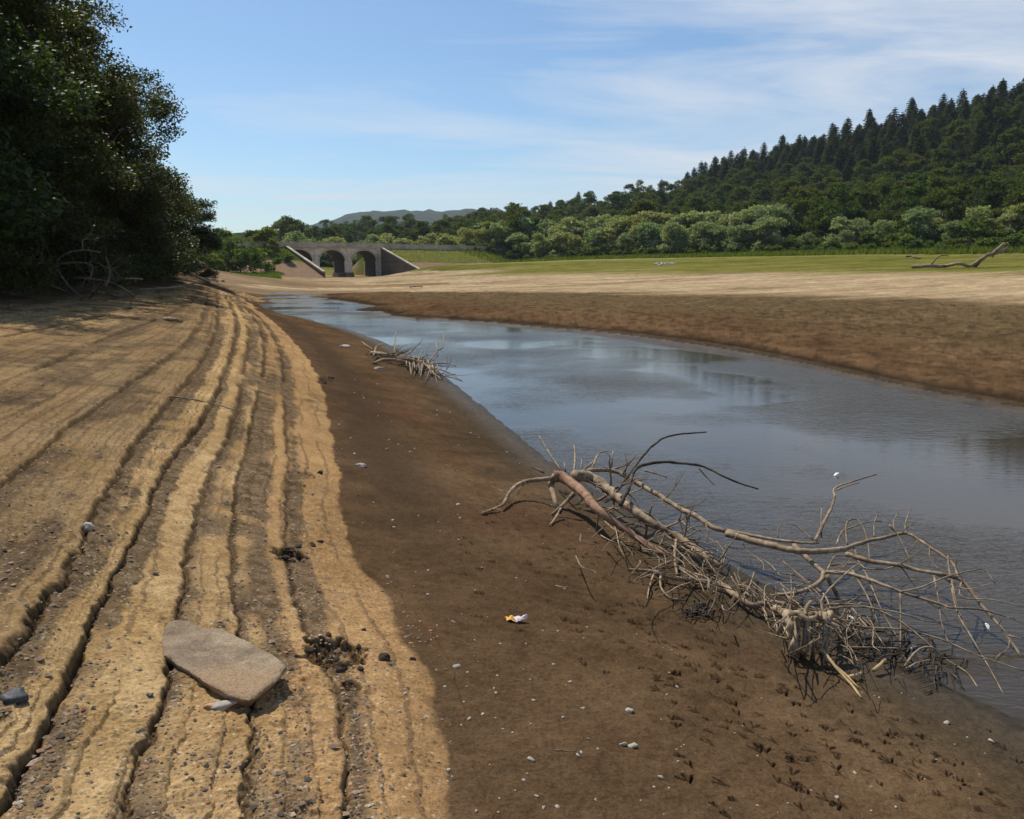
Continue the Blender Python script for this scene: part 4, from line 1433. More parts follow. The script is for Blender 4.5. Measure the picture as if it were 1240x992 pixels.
# upturned root clump
m5 = MB(); tw = ML(); rt = ML()
g = np.random.default_rng(77)
px_tube(m5, [(940, 738, .2), (952, 746, .25), (966, 742, .3), (978, 751, .28), (988, 743, .3)], 5.5, 3, 9, .3, 4, 1)
px_tube(m5, [(972, 756, .22), (984, 745, .29), (998, 752, .25), (1006, 742, .28)], 4.5, 3, 9, .3, 4, 8)
px_tube(m5, [(964, 762, .2), (975, 740, .3), (982, 728, .36)], 4.0, 2, 9, .3, 4, 9)
px_tube(m5, [(952, 744, .26), (958, 760, .2), (963, 778, .1), (966, 800, -.02)], 6, 3, 8, .15, 4, 2)
px_tube(m5, [(958, 742, .26), (948, 755, .2), (941, 770, .1)], 5.5, 2, 8, .15, 4, 3)
for k in range(14):
    u = 960 + k * 3.1 + g.normal(0, 2.5)
    px_tube(rt, [(u + 2, 742 + g.uniform(-3, 5), .28), (u + g.normal(0, 2), 765, .19), (u + g.normal(0, 3), 787, .09), (u + g.normal(0, 4), 806 + g.uniform(-16, 6), -.01)], g.uniform(1.6, 4.2), 1.0, 6, .25, 3, k)
for k in range(22):
    u = 945 + g.uniform(0, 62); v_ = 738 + g.uniform(-8, 22)
    px_tube(tw.tw, [(u, v_, .26), (u + g.normal(0, 12), v_ + g.uniform(-15, 18), .24 + g.normal(0, .05)), (u + g.normal(0, 22), v_ + g.uniform(-12, 40), max(.02, .14 + g.normal(0, .08)))], 1.2, .6, 5, .1, 3, k)
for k, p in enumerate([((400, 590, .22), (470, 578, .24), (560, 580, .24), (700, 605, .22), (800, 635, .18), (880, 637, .15)), ((400, 600, .22), (520, 655, .16), (700, 670, .12), (850, 705, .1), (1000, 770, .06), (1190, 835, .03)), ((390, 600, .22), (440, 680, .14), (500, 750, .07), (530, 812, .01)),
                       ((385, 600, .22), (380, 550, .26), (430, 490, .3), (500, 425, .36), (535, 405, .37)), ((400, 570, .24), (500, 568, .24), (600, 590, .22), (700, 640, .17), (800, 720, .1), (880, 790, .03), (960, 840, .01), (1005, 900, .0)),
                       ((395, 620, .2), (460, 650, .16), (530, 710, .08), (560, 760, .02)), ((710, 820, .02), (760, 755, .08), (820, 740, .1), (870, 780, .04)), ((400, 640, .18), (370, 660, .15), (380, 690, .1), (420, 690, .06)), ((720, 825, .02), (770, 800, .05), (815, 790, .06)), ((460, 740, .04), (600, 742, .05), (690, 745, .05))]):
    px_tube(tw, cr6(*p), 1.6, .8, 5, .12, 4, 90 + k)
wood_thing('root_clump', 'upturned clump of tree roots standing on the mud, hanging roots splayed like a broom', 'roots', [('stump', m5, M_drift), ('root', rt, M_drift), ('twigs', tw, M_drift)])

# lower curved branch
m6 = MB(); tw = ML()
P, r_ = px_tube(m6, [(762, 690, .03), (790, 692, .05), (815, 700, .05), (845, 703, .05), (872, 708, .05), (892, 722, .06), (910, 733, .07), (930, 731, .08), (950, 733, .08)], 2.0, 5.0, 8, .1, 4, 4)
sprout(tw, P, r_, 12, .22, 8, .0)
px_tube(tw, [(820, 650, .12), (817, 672, .08), (820, 697, .03)], 1.8, 1.6, seed=5)
px_tube(tw, [(792, 695, .05), (786, 712, .02), (784, 726, .01)], 1.5, .8, seed=6)
px_tube(tw, [(800, 697, .05), (800, 710, .04), (810, 723, .02), (830, 727, .01)], 1.6, .8, seed=7)
wood_thing('curved_branch', 'smooth pale curved branch lying along the lower edge of the tangle', 'branch', [('branch', m6, M_drift), ('twigs', tw, M_drift)])

# loose stuff in the middle of the heap
m7 = MB(); g = np.random.default_rng(99)
for k in range(125):
    f = g.random()
    u = 745 + f * 300 + g.normal(0, 16); v_ = 640 + f * 128 + g.normal(0, 17)
    an = g.choice([g.uniform(0, 3.14), g.normal(.6, .3)])
    ln = g.uniform(10, 34); du, dv = math.cos(an) * ln, math.sin(an) * ln * .8
    hh_ = g.uniform(.0, .22)
    px_tube(m7, [(u - du, v_ - dv, max(0, hh_ + g.normal(0, .05))), (u - du * .3 + g.normal(0, 4), v_ - dv * .3 + g.normal(0, 4), hh_ + .02), (u + du * .4 + g.normal(0, 4), v_ + dv * .4 + g.normal(0, 4), hh_ + .02), (u + du, v_ + dv, max(0, hh_ + g.normal(0, .05)))], g.uniform(.5, 1.3), .4, 5, .12, 3, k)
o = m7.build('twig_tangle', M_drift)
tag(o, 'mass of small broken twigs caught between the fallen limbs', 'twigs', None, 'stuff')
m7 = MB()
for k in range(80):
    f = g.random()
    u = 1000 + f * 150 + g.normal(0, 20); v_ = 745 + f * 70 + g.normal(0, 17)
    an = g.uniform(0, 3.14); ln = g.uniform(5, 20); du, dv = math.cos(an) * ln, math.sin(an) * ln * .6
    px_tube(m7, [(u - du, v_ - dv, .01), (u + g.normal(0, 3), v_ + g.normal(0, 3), g.uniform(.01, .07)), (u + du, v_ + dv, .01)], g.uniform(.7, 1.6), .5, 5, .12, 3, k)
o = m7.build('flood_litter', M_darkwood)
tag(o, 'dark bits of flood litter at the water edge right of the roots', 'litter', None, 'stuff')

for pts, r0, nm, lab in [
    ([(995, 786, .12), (1012, 808, .06), (1030, 828, .02), (1043, 845, .01)], 2.2, 'loose_stick', 'yellowish straight stick leaning out from the root clump onto the mud'),
    ([(1003, 800, .06), (1022, 815, .03), (1040, 833, .01)], 1.6, 'loose_stick', 'thinner yellowish stick just above the straight stick by the root clump'),
    ([(205, 480, .01), (235, 484, .02), (262, 490, .02), (285, 497, .01)], 1.0, 'loose_stick', 'thin grey stick lying across the cracked strand lines on the sand'),
    ([(672, 908, .005), (684, 909, .008), (697, 909, .005)], .9, 'loose_stick', 'tiny pale straight twig on the brown mud near the bottom middle'),
    ([(673, 709, .005), (680, 711, .008), (688, 711, .005)], .8, 'loose_stick', 'tiny pale twig on the mud left of the curved branch'),
    ([(1058, 812, .03), (1065, 806, .05), (1072, 799, .07)], 3.0, 'broken_stub', 'short thick cut branch piece pointing up out of the flood litter'),
    ([(1028, 820, .02), (1036, 818, .03), (1043, 815, .03)], 3.0, 'broken_stub', 'short pale end of wood lying left of the upright stub in the litter'),
]:
    mb = MB(); px_tube(mb, pts, r0, r0 * .7, 7, .08, 3, 3); o = mb.build(nm, M_stick if 'yellow' in lab or 'stub' in nm else M_drift)
    tag(o, lab, 'stick')

# little nest of rootlets on the mud
mb = MB(); g = np.random.default_rng(31)
for k in range(60):
    u = 845 + g.normal(0, 9); v_ = 738 + g.normal(0, 6)
    an = g.uniform(0, 3.14); ln = g.uniform(4, 13)
    px_tube(mb, [(u - math.cos(an) * ln, v_ - math.sin(an) * ln * .6, .005), (u, v_, .03), (u + math.cos(an) * ln, v_ + math.sin(an) * ln * .6, .005)], .9, .5, 4, .1, 3, k)
o = mb.build('rootlet_tuft', M_darkwood); tag(o, 'small dark tuft of rootlets on the mud below the curved branch', 'rootlets')

# second, smaller pile further up the shore
mb = MB(); tw = ML()
P, r_ = px_tube(mb, [(450, 428, .15), (465, 430, .18), (482, 432, .18), (500, 434, .14), (515, 436, .12)], 3.0, 1.8, 7, .1, 4, 1)
px_tube(mb, [(452, 440, .03), (465, 436, .1), (480, 436, .14), (497, 441, .08), (505, 447, .03)], 2.0, 1.6, seed=2)
px_tube(mb, [(452, 432, .12), (456, 420, .25), (464, 417, .27)], 1.4, .9, seed=3)
px_tube(mb, [(452, 424, .2), (443, 418, .28), (438, 414, .3)], 1.2, .8, seed=4)
sprout(tw, P, r_, 16, 1.0, 12, .3)
wood_thing('driftwood_branch', 'grey driftwood branch, left half of the small pile further up the shore', 'driftwood', [('branch', mb, M_drift), ('twigs', tw, M_drift)])
mb = MB(); tw = ML()
P, r_ = px_tube(mb, [(482, 434, .18), (500, 437, .16), (515, 442, .12), (525, 452, .06), (535, 460, .02)], 2.6, 1.4, 7, .1, 4, 1)
cg = np.random.default_rng(4)
for k in range(15):
    u = 494 + k * 2.7 + cg.normal(0, 3); e_ = cg.normal(2, 6); px_tube(tw.tw, [(u, 434 + k * .6 + cg.normal(0, 2), .16), (u + e_ * .5, 442 + k * .7 + cg.normal(0, 2), .1), (u + e_, 452 + k * .7 + cg.normal(0, 4), .0)], cg.uniform(.6, 1.2), .5, 5, .2, 3, k)
for p in [((520, 438, .12), (530, 425, .35), (537, 420, .45), (537, 405, .7)), ((478, 428, .2), (478, 415, .45), (480, 402, .7)), ((520, 440, .1), (540, 440, .15), (552, 444, .1)), ((508, 436, .15), (511, 424, .35)), ((530, 432, .25), (528, 415, .5)), ((525, 445, .1), (545, 452, .05), (560, 462, .0))]:
    px_tube(tw, list(p), .9, .5, 5, .1, 4, 5)
sprout(tw, P, r_, 16, .9, 13, .5)
wood_thing('driftwood_branch', 'grey twiggy branch, right half of the small pile, standing into the water edge', 'driftwood', [('branch', mb, M_drift), ('twigs', tw, M_drift)])

# dead branches heaped under the left trees
def branch_heap(name, label, spec, mat=M_drift):
    mb = ML(); tw = mb
    spec = [([(u, v_, h, HY + (i_ % 3) * .25) if h > .15 else (u, v_, h) for i_, (u, v_, h) in enumerate(p_)], a_, b_) for p_, a_, b_ in spec]
    for k, (pts, r0, r1) in enumerate(spec):
        P, r_ = px_tube(mb, pts, r0, r1, 6, .12, 3, k)
        sprout(tw, P, r_, 5, 1.1, 20 + k, .4, .5)
    wood_thing(name, label, 'dead branches', [('branch', mb, mat)])


HY = hit(100, 364).y
print('heap at', HY)
M_greybranch = wood_mat('weathered_branch', (.09, .07, .055), (.2, .165, .13), (.3, .26, .21))  # grey brown wood, darker than the driftwood
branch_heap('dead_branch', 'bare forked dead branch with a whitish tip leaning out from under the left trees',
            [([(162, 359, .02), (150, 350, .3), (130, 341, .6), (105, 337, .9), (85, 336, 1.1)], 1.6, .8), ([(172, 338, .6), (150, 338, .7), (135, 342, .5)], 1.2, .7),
             ([(130, 341, .6), (118, 352, .3), (108, 362, .03)], 1.2, .8)], M_greybranch)
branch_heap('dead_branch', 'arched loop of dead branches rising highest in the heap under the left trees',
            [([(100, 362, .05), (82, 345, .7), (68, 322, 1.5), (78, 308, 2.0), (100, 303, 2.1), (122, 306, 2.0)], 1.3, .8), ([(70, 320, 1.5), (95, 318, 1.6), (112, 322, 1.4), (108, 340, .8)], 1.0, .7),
             ([(100, 303, 2.1), (101, 290, 2.6), (118, 291, 2.6)], .8, .6), ([(60, 345, .7), (78, 352, .4), (96, 360, .1)], 1.2, .8)], M_greybranch)
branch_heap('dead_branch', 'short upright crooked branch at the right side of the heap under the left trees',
            [([(128, 348, .5), (133, 333, 1.1), (131, 320, 1.6), (128, 312, 1.9)], 1.4, .8), ([(112, 352, .2), (128, 356, .1), (150, 362, .03)], 1.2, .7)], M_greybranch)
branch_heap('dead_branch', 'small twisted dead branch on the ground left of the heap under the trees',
            [([(12, 372, .05), (22, 362, .4), (34, 368, .2)], 1.2, .7), ([(52, 330, 1.2), (50, 318, 1.6), (54, 312, 1.7)], .9, .6)], M_greybranch)
for pts, r0, lab in [
    ([(222, 325, 1.0, 56), (236, 334, .5, 56), (254, 341, .12)], 2.0, 'grey log sloping down to the sand at the far end of the left trees'),
    ([(250, 338, .12), (262, 340, .1), (271, 341, .12)], 2.3, 'short log with a blunt round end lying beyond the sloping grey log'),
    ([(206, 337, .2), (225, 339, .3), (245, 343, .1)], 1.7, 'flat lying dark log below the sloping grey log'),
    ([(168, 351, .1), (200, 349, .2), (222, 347, .2)], 1.5, 'long thin dark log along the foot of the left trees'),
    ([(200, 386, .03), (211, 387, .06), (222, 389, .04)], 2.4, 'short stubby log lying alone on the sand below the left trees'),
]:
    mb = MB(); px_tube(mb, pts, r0, r0 * .8, 9, .1, 4, 2); o = mb.build('log', M_drift if 'grey' in lab or 'stub' in lab else M_greybranch); tag(o, lab, 'log')


# bleached dead tree on the right-hand flat
DY = hit(1150, 325).y
print('dead tree at', DY)
mb = MB(); bo = MB()
px_tube(mb, [(1104, 323, .22), (1125, 322, .28), (1145, 322, .22), (1160, 319, .5, DY), (1175, 322, .2), (1190, 312, .8, DY)], 2.2, 1.7, 8, .12, 5, 1)
px_tube(mb, [(1180, 323, .05), (1186, 316, .6, DY), (1195, 310, .95, DY), (1203, 307, 1.15, DY), (1209, 301, 1.6, DY), (1217, 295, 2.1, DY)], 2.7, 2.2, 8, .12, 4, 2)
px_tube(bo, [(1203, 308, 1.1, DY), (1212, 305, 1.3, DY), (1221, 299, 1.8, DY), (1219, 294, 2.15, DY)], 1.5, 1.2, seed=3)
px_tube(bo, [(1203, 308, 1.1, DY), (1202, 312, .8, DY)], 1.3, .9, seed=5)
px_tube(bo, [(1128, 320, .3, DY), (1134, 313, .8, DY), (1141, 309, 1.1, DY), (1149, 310, 1.05, DY)], 1.1, .6, seed=4)
wood_thing('bleached_tree', 'bleached dead tree trunk lying on the right hand flat with its pale end raised', 'dead tree', [('trunk', mb, M_drift), ('bough', bo, M_drift)])
mb = MB(); px_tube(mb, [(1097, 311, .4), (1103, 310, .5), (1109, 312, .3), (1115, 313, .15)], 1.6, .6, 7, .2, 4, 2)
o = mb.build('log', M_greybranch); tag(o, 'small dark log on the far grass left of the bleached tree', 'log')
mb = MB(); px_tube(mb, [(1216, 308, .4), (1225, 307, .5), (1236, 306, .4)], .7, .4, 6, .2, 4, 2)
o = mb.build('log', M_drift); tag(o, 'thin pale branch on the grass right of the raised end of the bleached tree', 'log')
mb = MB(); px_tube(mb, [(496, 347, .1), (503, 347, .3), (512, 347, .1)], .9, .5, 6, .2, 4, 2)
o = mb.build('log', M_greybranch); tag(o, 'small dark piece of driftwood alone on the brown flat right of the bridge', 'log')


# ------------------------------------------------------------------ stones
def stone(name, p, size, mat, seed, sink=.35, flat=(1, 1, .6), rz=0.0, rough=.3, facets=False):
    g = np.random.default_rng(seed)
    import bmesh
    bm = bmesh.new()
    bmesh.ops.create_icosphere(bm, subdivisions=3 if size > .03 else 2, radius=1.0)
    pl = [(g.normal(0, 1, 3), g.uniform(.55, .85)) for _ in range(9)]
    for v_ in bm.verts:
        c = np.array(v_.co)
        for nrm, dd in pl:
            nn = nrm / np.linalg.norm(nrm)
            e = c.dot(nn) - dd
            if e > 0: c = c - nn * e * .9
        k = 1 + rough * float(fbm(np.array([c[0] * 2 + seed]), np.array([c[1] * 2 + c[2] * 1.7]), 3, 3)[0])
        v_.co = Vector(c * k * size * np.array(flat))
    me_ = bpy.data.meshes.new(name); bm.to_mesh(me_); bm.free()
    for q in me_.polygons: q.use_smooth = True
    o = link(name, me_, None, mat)
    o.location = (p[0], p[1], gz(p[0], p[1]) + size * flat[2] * (1 - 2 * sink) * .5)
    o.rotation_euler = (0, 0, rz)
    return o


# slab
def slab():
    top = [(198, 764), (203, 752), (214, 750), (228, 752), (243, 759), (256, 761), (268, 761), (285, 770), (305, 780), (325, 790), (341, 799), (347, 807), (338, 818), (325, 829), (312, 840), (303, 846), (292, 845), (278, 842), (262, 834), (246, 824), (228, 812), (212, 803), (199, 793), (196, 779)]
    hts = lambda u, v_: .018 + .07 * np.clip((u - 196) / 150, 0, 1) ** 1.3
    P = [hit(u, v_, float(hts(u, v_))) for u, v_ in top]
    P = np.array([tuple(p) for p in P]); n0 = len(P)
    t_ = np.linspace(0, n0, 96, endpoint=False); i = t_.astype(int); f = (t_ - i)[:, None]
    O = P[i] * (1 - f) + P[(i + 1) % n0] * f
    g = np.random.default_rng(8)
    c = O.mean(0)
    # best plane of the top
    A_ = np.column_stack([O[:, 0], O[:, 1], np.ones(len(O))]); co = np.linalg.lstsq(A_, O[:, 2], rcond=None)[0]
    V = []; m = len(O); rings = 22
    jag = 1 + .03 * fbm(np.arange(m) * .35, np.zeros(m), 5, 3)
    for k in range(1, rings + 1):
        f = k / rings
        xy = c[:2] + (O[:, :2] - c[:2]) * f * jag[:, None]
        z = co[0] * xy[:, 0] + co[1] * xy[:, 1] + co[2] + .010 * fbm(xy[:, 0] * 11, xy[:, 1] * 11, 4, 5, .6) + .006 * sstep(.1, .3, fbm(xy[:, 0] * 6, xy[:, 1] * 9, 14, 3)) + .003 * fbm(xy[:, 0] * 50, xy[:, 1] * 50, 6, 3) - .004 * max(0, (f - .93) / .07) ** 2
        V.append(np.column_stack([xy, z]))
    for fz, inn in ((.06, .0), (.5, .10), (1.0, .22)):
        xy = c[:2] + (O[:, :2] - c[:2]) * (1.004 - inn) * jag[:, None]
        ztop = co[0] * xy[:, 0] + co[1] * xy[:, 1] + co[2] - .004
        th = np.full(m, .085)
        z = ztop - th * fz + .008 * fbm(xy[:, 0] * 14, xy[:, 1] * 14 + fz * 5, 9, 3)
        V.append(np.column_stack([xy, z]))
    V = np.vstack(V); nring = rings + 3
    cz = co[0] * c[0] + co[1] * c[1] + co[2]
    V = np.vstack([V, [[c[0], c[1], cz]], [[c[0], c[1], cz - .09]]])
    Qs = []
    for k in range(nring - 1):
        for j in range(m):
            a = k * m + j; b_ = k * m + (j + 1) % m
            Qs.append((a, b_, b_ + m, a + m))
    ci = nring * m
    Ts = [(ci, (j + 1) % m, j) for j in range(m)] + [(ci + 1, (nring - 1) * m + j, (nring - 1) * m + (j + 1) % m) for j in range(m)]
    base = np.array([c[0], c[1], cz - .09])
    me_ = mesh_np('stone_slab', V - base, np.array(Qs)[:, ::-1], np.array(Ts)[:, ::-1])
    for q in me_.polygons:
        q.use_smooth = q.index < (rings - 1) * m
    o = link('stone_slab', me_, None, M_slab); o.location = base
    tag(o, 'big tilted grey brown stone slab lying across the cracked sand at the lower left', 'stone')


slab()
o = stone('dark_stone', hit(17, 848), .052, M_darkstone, 3, .3, (1, .85, .5), .3); tag(o, 'smooth dark blue grey stone half buried at the lower left edge', 'stone')
o = stone('earth_clod', hit(465, 799), .032, M_clod, 9, .2, (1, .9, .7)); tag(o, 'round black clod of earth on the sand right of the broken pit', 'clod')
o = stone('flat_stone', hit(268, 856), .06, M_pebble, 12, .35, (1.1, .7, .3), .4); tag(o, 'pale flat stone tucked under the lower edge of the big slab', 'stone')
o = stone('orange_stone', hit(252, 859), .017, M_orange, 13, .2, (1, .8, .8)); tag(o, 'small bright orange stone beside the pale flat stone under the slab', 'stone')
o = stone('pale_stone', hit(418, 421), .13, M_pebble, 14, .3, (1.3, .8, .5)); tag(o, 'pale flat stone on brown mud left of the small driftwood pile', 'stone')
o = stone('pale_stone', hit(460, 447), .11, M_pebble, 15, .3, (1.4, .7, .4)); tag(o, 'pale oblong stone just below the small driftwood pile', 'stone')
o = stone('pale_stone', hit(436, 565), .05, M_pebble, 16, .3, (1.3, .9, .6)); tag(o, 'white stone on brown mud a little right of the sand edge', 'stone')
o = stone('pale_stone', hit(108, 641), .035, M_pebble, 17, .25, (1, .8, .8)); tag(o, 'bright white stone lodged in a crack on the left sand', 'stone')
o = stone('grey_stone', hit(182, 845), .014, M_darkstone, 18, .25); tag(o, 'small dark round stone left of the big slab', 'stone')
for i, (u, v_, sz) in enumerate([(352, 668, .035), (362, 664, .028), (378, 660, .03), (388, 658, .025), (345, 675, .03), (398, 770, .022), (376, 792, .02), (412, 812, .026), (434, 783, .022), (436, 812, .018), (440, 764, .014), (388, 574, .04), (400, 458, .07), (392, 464, .05), (408, 800, .02), (420, 850, .02), (500, 800, .015)]):
    o = stone('earth_clod', hit(u, v_), sz, M_clod, 40 + i, .25, (1.2, .8, .6), i)
    tag(o, 'broken brown lump of earth in the pit between slab and black clod' if 370 < u < 445 and v_ > 750 else 'broken brown lump of earth in the shallow hole above the pit' if v_ > 640 and v_ < 700 else 'dark lump of earth on the edge between sand and mud', 'clod',
        'lumps in the broken pit' if 370 < u < 445 and v_ > 750 else 'lumps in the upper hole' if v_ > 640 and v_ < 700 else 'lumps on the sand edge')

# scattered pebbles that can be counted
pg = np.random.default_rng(55)
base_p = [stone('pebble', (0, 2), .01, M_pebble, 200 + i, .3, (1.2, .9, .6)) for i in range(6)]
spots = []
for u, v_, sz in [(555, 612, .02), (557, 628, .012), (475, 630, .014), (477, 638, .012), (762, 862, .022), (755, 903, .018), (766, 906, .02), (643, 920, .015), (634, 946, .01), (800, 945, .012), (1013, 966, .01), (1200, 900, .02), (1146, 876, .018), (1195, 855, .022), (820, 832, .01), (690, 828, .012), (553, 808, .018), (1035, 938, .01), (518, 690, .012), (518, 720, .012), (700, 915, .01), (468, 544, .02), (497, 548, .018), (555, 540, .018), (545, 500, .02), (570, 524, .02), (580, 530, .02), (614, 548, .02)]:
    spots.append((u, v_, sz, 0))
for k in range(150):
    u = pg.uniform(395, 720); v_ = pg.uniform(440, 985)
    spots.append((u, v_, pg.uniform(.004, .010) * (1 + (560 > v_) * .9), 1))
for k in range(60):
    spots.append((pg.uniform(720, 1200), pg.uniform(860, 990) if pg.random() < .6 else pg.uniform(760, 870), pg.uniform(.003, .007), 1))
used = [False] * 6
for u, v_, sz, kk in spots:
    i = int(pg.integers(6))
    p = hit(u, v_)
    if p.z < .02:
        continue
    if used[i]:
        o = base_p[i].copy(); COL.objects.link(o)
    else:
        o = base_p[i]; used[i] = True
    o.scale = (sz / .01,) * 3
    o.location = (p.x, p.y, gz(p.x, p.y) + sz * .15)
    o.rotation_euler = (pg.normal(0, .3), pg.normal(0, .3), pg.uniform(0, 6.28))
    if kk == 0:
        tag(o, 'larger whitish pebble standing out on the bare brown mud', 'pebble', 'larger white pebbles on the mud')
    else:
        tag(o, 'tiny pale pebble scattered on the brown mud slope', 'pebble', 'tiny pebbles on the mud')
for i in range(6):
    if not used[i]:
        bpy.data.objects.remove(base_p[i])

# gravel pressed into the strand bands: uncountable
gm_ = MB(); gg = np.random.default_rng(66)
ico = np.array([(0, 0, 1), (.9, 0, .3), (.28, .85, .3), (-.73, .53, .3), (-.73, -.53, .3), (.28, -.85, .3), (0, 0, -.5)])
icf = [(0, 1, 2), (0, 2, 3), (0, 3, 4), (0, 4, 5), (0, 5, 1), (6, 2, 1), (6, 3, 2), (6, 4, 3), (6, 5, 4), (6, 1, 5)]
n = 26000
uu = gg.uniform(-60, 540, n); dd_ = 1 / gg.uniform(1 / 9.0, 1 / 1.15, n)
gx = (uu - CX) / F * dd_; gy = dd_
gzv, gi = ground(gx, gy)
bandv = bandf(gx, gy, gi['sw'])
keep = (gi['s'] > .95) & (gg.random(n) < np.clip((bandv - .42) * 7, .07, .95))
gx, gy, gzv = gx[keep], gy[keep], gzv[keep]
m = len(gx); sz = gg.lognormal(math.log(.0036), .5, m).clip(.0015, .014) * (1 + gy * .08)
an = gg.uniform(0, 6.28, m); ca_, sa_ = np.cos(an), np.sin(an)
B = ico[None] * sz[:, None, None] * (1 + gg.normal(0, .18, (m, 7, 1)))
B[:, :, 0] *= gg.uniform(.9, 1.6, m)[:, None]; B[:, :, 2] *= .7
VX = B[:, :, 0] * ca_[:, None] - B[:, :, 1] * sa_[:, None] + gx[:, None]
VY = B[:, :, 0] * sa_[:, None] + B[:, :, 1] * ca_[:, None] + gy[:, None]
VZ = B[:, :, 2] + gzv[:, None]
Vg = np.stack([VX, VY, VZ], -1).reshape(-1, 3)
Tg = (np.array(icf)[None] + (np.arange(m) * 7)[:, None, None]).reshape(-1, 3)
mg = mesh_np('gravel', Vg, None, Tg, False)
M_gravel, t, b = newmat('gravel_mix')
ri = N(t, 'ShaderNodeNewGeometry').outputs['Random Per Island']
L(t, ramp(t, ri, [(0, (.06, .055, .05)), (.3, (.16, .12, .085)), (.55, (.28, .2, .12)), (.8, (.36, .27, .17)), (.93, (.3, .13, .06)), (1, (.5, .44, .34))]).outputs[0], b.inputs['Base Color'])
b.inputs['Roughness'].default_value = .85
o = link('gravel', mg, None, M_gravel); tag(o, 'fine mixed gravel washed into bands between the sandy ridges', 'gravel', None, 'stuff')


# ------------------------------------------------------------------ litter
def wrapper():
    p = hit(625, 751)
    e = empty('snack_wrapper', (p.x, p.y, gz(p.x, p.y)), .3, 1.35)
    tag(e, 'crumpled yellow and pink snack wrapper lying on the brown mud', 'wrapper')

    def sheet(name, col, x0, x1, y0, y1, seed, taper=1.0):
        n = 9; V = []
        for j in range(n):
            for i in range(n):
                a, b_ = i / (n - 1), j / (n - 1)
                w = 1 + (taper - 1) * a
                x = x0 + (x1 - x0) * a; y = (y0 + (y1 - y0) * b_ - (y0 + y1) / 2) * w + (y0 + y1) / 2
                z = .006 + .022 * abs(float(fbm(np.array([x * 40 + seed]), np.array([y * 40]), seed, 3)[0])) + .008 * math.sin(b_ * math.pi)
                V.append((x, y, z))
        Qs = [(j * n + i, j * n + i + 1, (j + 1) * n + i + 1, (j + 1) * n + i) for j in range(n - 1) for i in range(n - 1)]
        V2 = [(x, y, z - .0012) for x, y, z in V]
        k = len(V)
        mb = MB(); mb.add(V + V2, Qs + [tuple(q + k for q in qq[::-1]) for qq in Qs])
        m, t, b = newmat(name); b.inputs['Base Color'].default_value = (*col, 1); b.inputs['Roughness'].default_value = .3; b.inputs['Specular IOR Level'].default_value = .6
        mb.build(name, m, e)
    sheet('yellow_end', (.75, .42, .06), -.048, -.012, -.028, .03, 1)
    sheet('foil_body', (.75, .62, .64), -.0115, .05, -.03, .026, 2, .15)


wrapper()


def feather(u, v_, lab, sz=.05, rz=.5):
    p = hit(u, v_)
    e = empty('feather', (p.x, p.y, max(gz(p.x, p.y), 0) + .004), rz)
    tag(e, lab, 'feather', None)
    V = []; n = 12
    for i in range(n):
        a = i / (n - 1); w = sz * .2 * math.sin(math.pi * min(1, a * .9 + .08)) ** .7
        z = sz * .35 * math.sin(a * 2.2)
        V += [(a * sz, -w, z), (a * sz, 0, z + sz * .05), (a * sz, w, z)]
    Qs = []
    for i in range(n - 1):
        for k in (0, 1):
            Qs.append((3 * i + k, 3 * i + 3 + k, 3 * i + 4 + k, 3 * i + 1 + k))
    V2 = [(x, y, z - .001) for x, y, z in V]; kk = len(V)
    mb = MB(); mb.add(V + V2, Qs + [tuple(q + kk for q in qq[::-1]) for qq in Qs])
    m, t, b = newmat('feather_white'); b.inputs['Base Color'].default_value = (.8, .8, .78, 1)
    mb.build('vane', m, e)
    mb = MB(); mb.tube([(-sz * .3, 0, 0), (0, 0, .001), (sz, 0, sz * .28)], sz * .02, 5); mb.build('quill', m, e)


feather(1010, 577, 'small white feather floating on the pool beyond the forked limb', .09)
feather(1197, 763, 'white feather caught beside the outermost twigs over the water', .06, 1.4)
feather(1035, 752, 'white feather stuck upright in the twigs right of the root clump', .05, 2.2)
feather(1100, 788, 'white feather lying in the flood litter at the water edge', .06, .2)

# gulls resting on the far grass
M_gull, t, b = newmat('gull_white'); b.inputs['Base Color'].default_value = (.8, .8, .8, 1)
M_gullg, t, b = newmat('gull_grey'); b.inputs['Base Color'].default_value = (.4, .43, .47, 1)
M_beak, t, b = newmat('gull_beak'); b.inputs['Base Color'].default_value = (.6, .35, .05, 1)


def gull():
    e = empty('gull', (0, 0, 0))
    mb = MB()
    # one continuous body: tail, rump, breast, neck, head
    mb.tube([(-.30, 0, .26), (-.22, 0, .25), (-.10, 0, .235), (.02, 0, .235), (.12, 0, .26), (.17, 0, .33), (.19, 0, .385), (.22, 0, .40), (.26, 0, .395)], [.012, .05, .095, .11, .09, .052, .048, .046, .012], 10, sub=3)
    mb.tube([(.02, .035, .16), (.0, .035, .02), (.03, .035, .005)], [.012, .008, .012], 5)
    mb.tube([(.02, -.035, .16), (.0, -.035, .02), (.03, -.035, .005)], [.012, .008, .012], 5)
    mb.build('body', M_gull, e)
    for sgn in (-1, 1):
        mb = MB(); mb.tube([(.09, .07 * sgn, .28), (-.03, .092 * sgn, .275), (-.2, .07 * sgn, .265), (-.36, .03 * sgn, .275)], [.03, .055, .04, .008], 7, sub=3); mb.build('wing', M_gullg, e)
    mb = MB(); mb.tube([(.255, 0, .395), (.31, 0, .388)], [.013, .003], 5); mb.build('beak', M_beak, e)
    return e


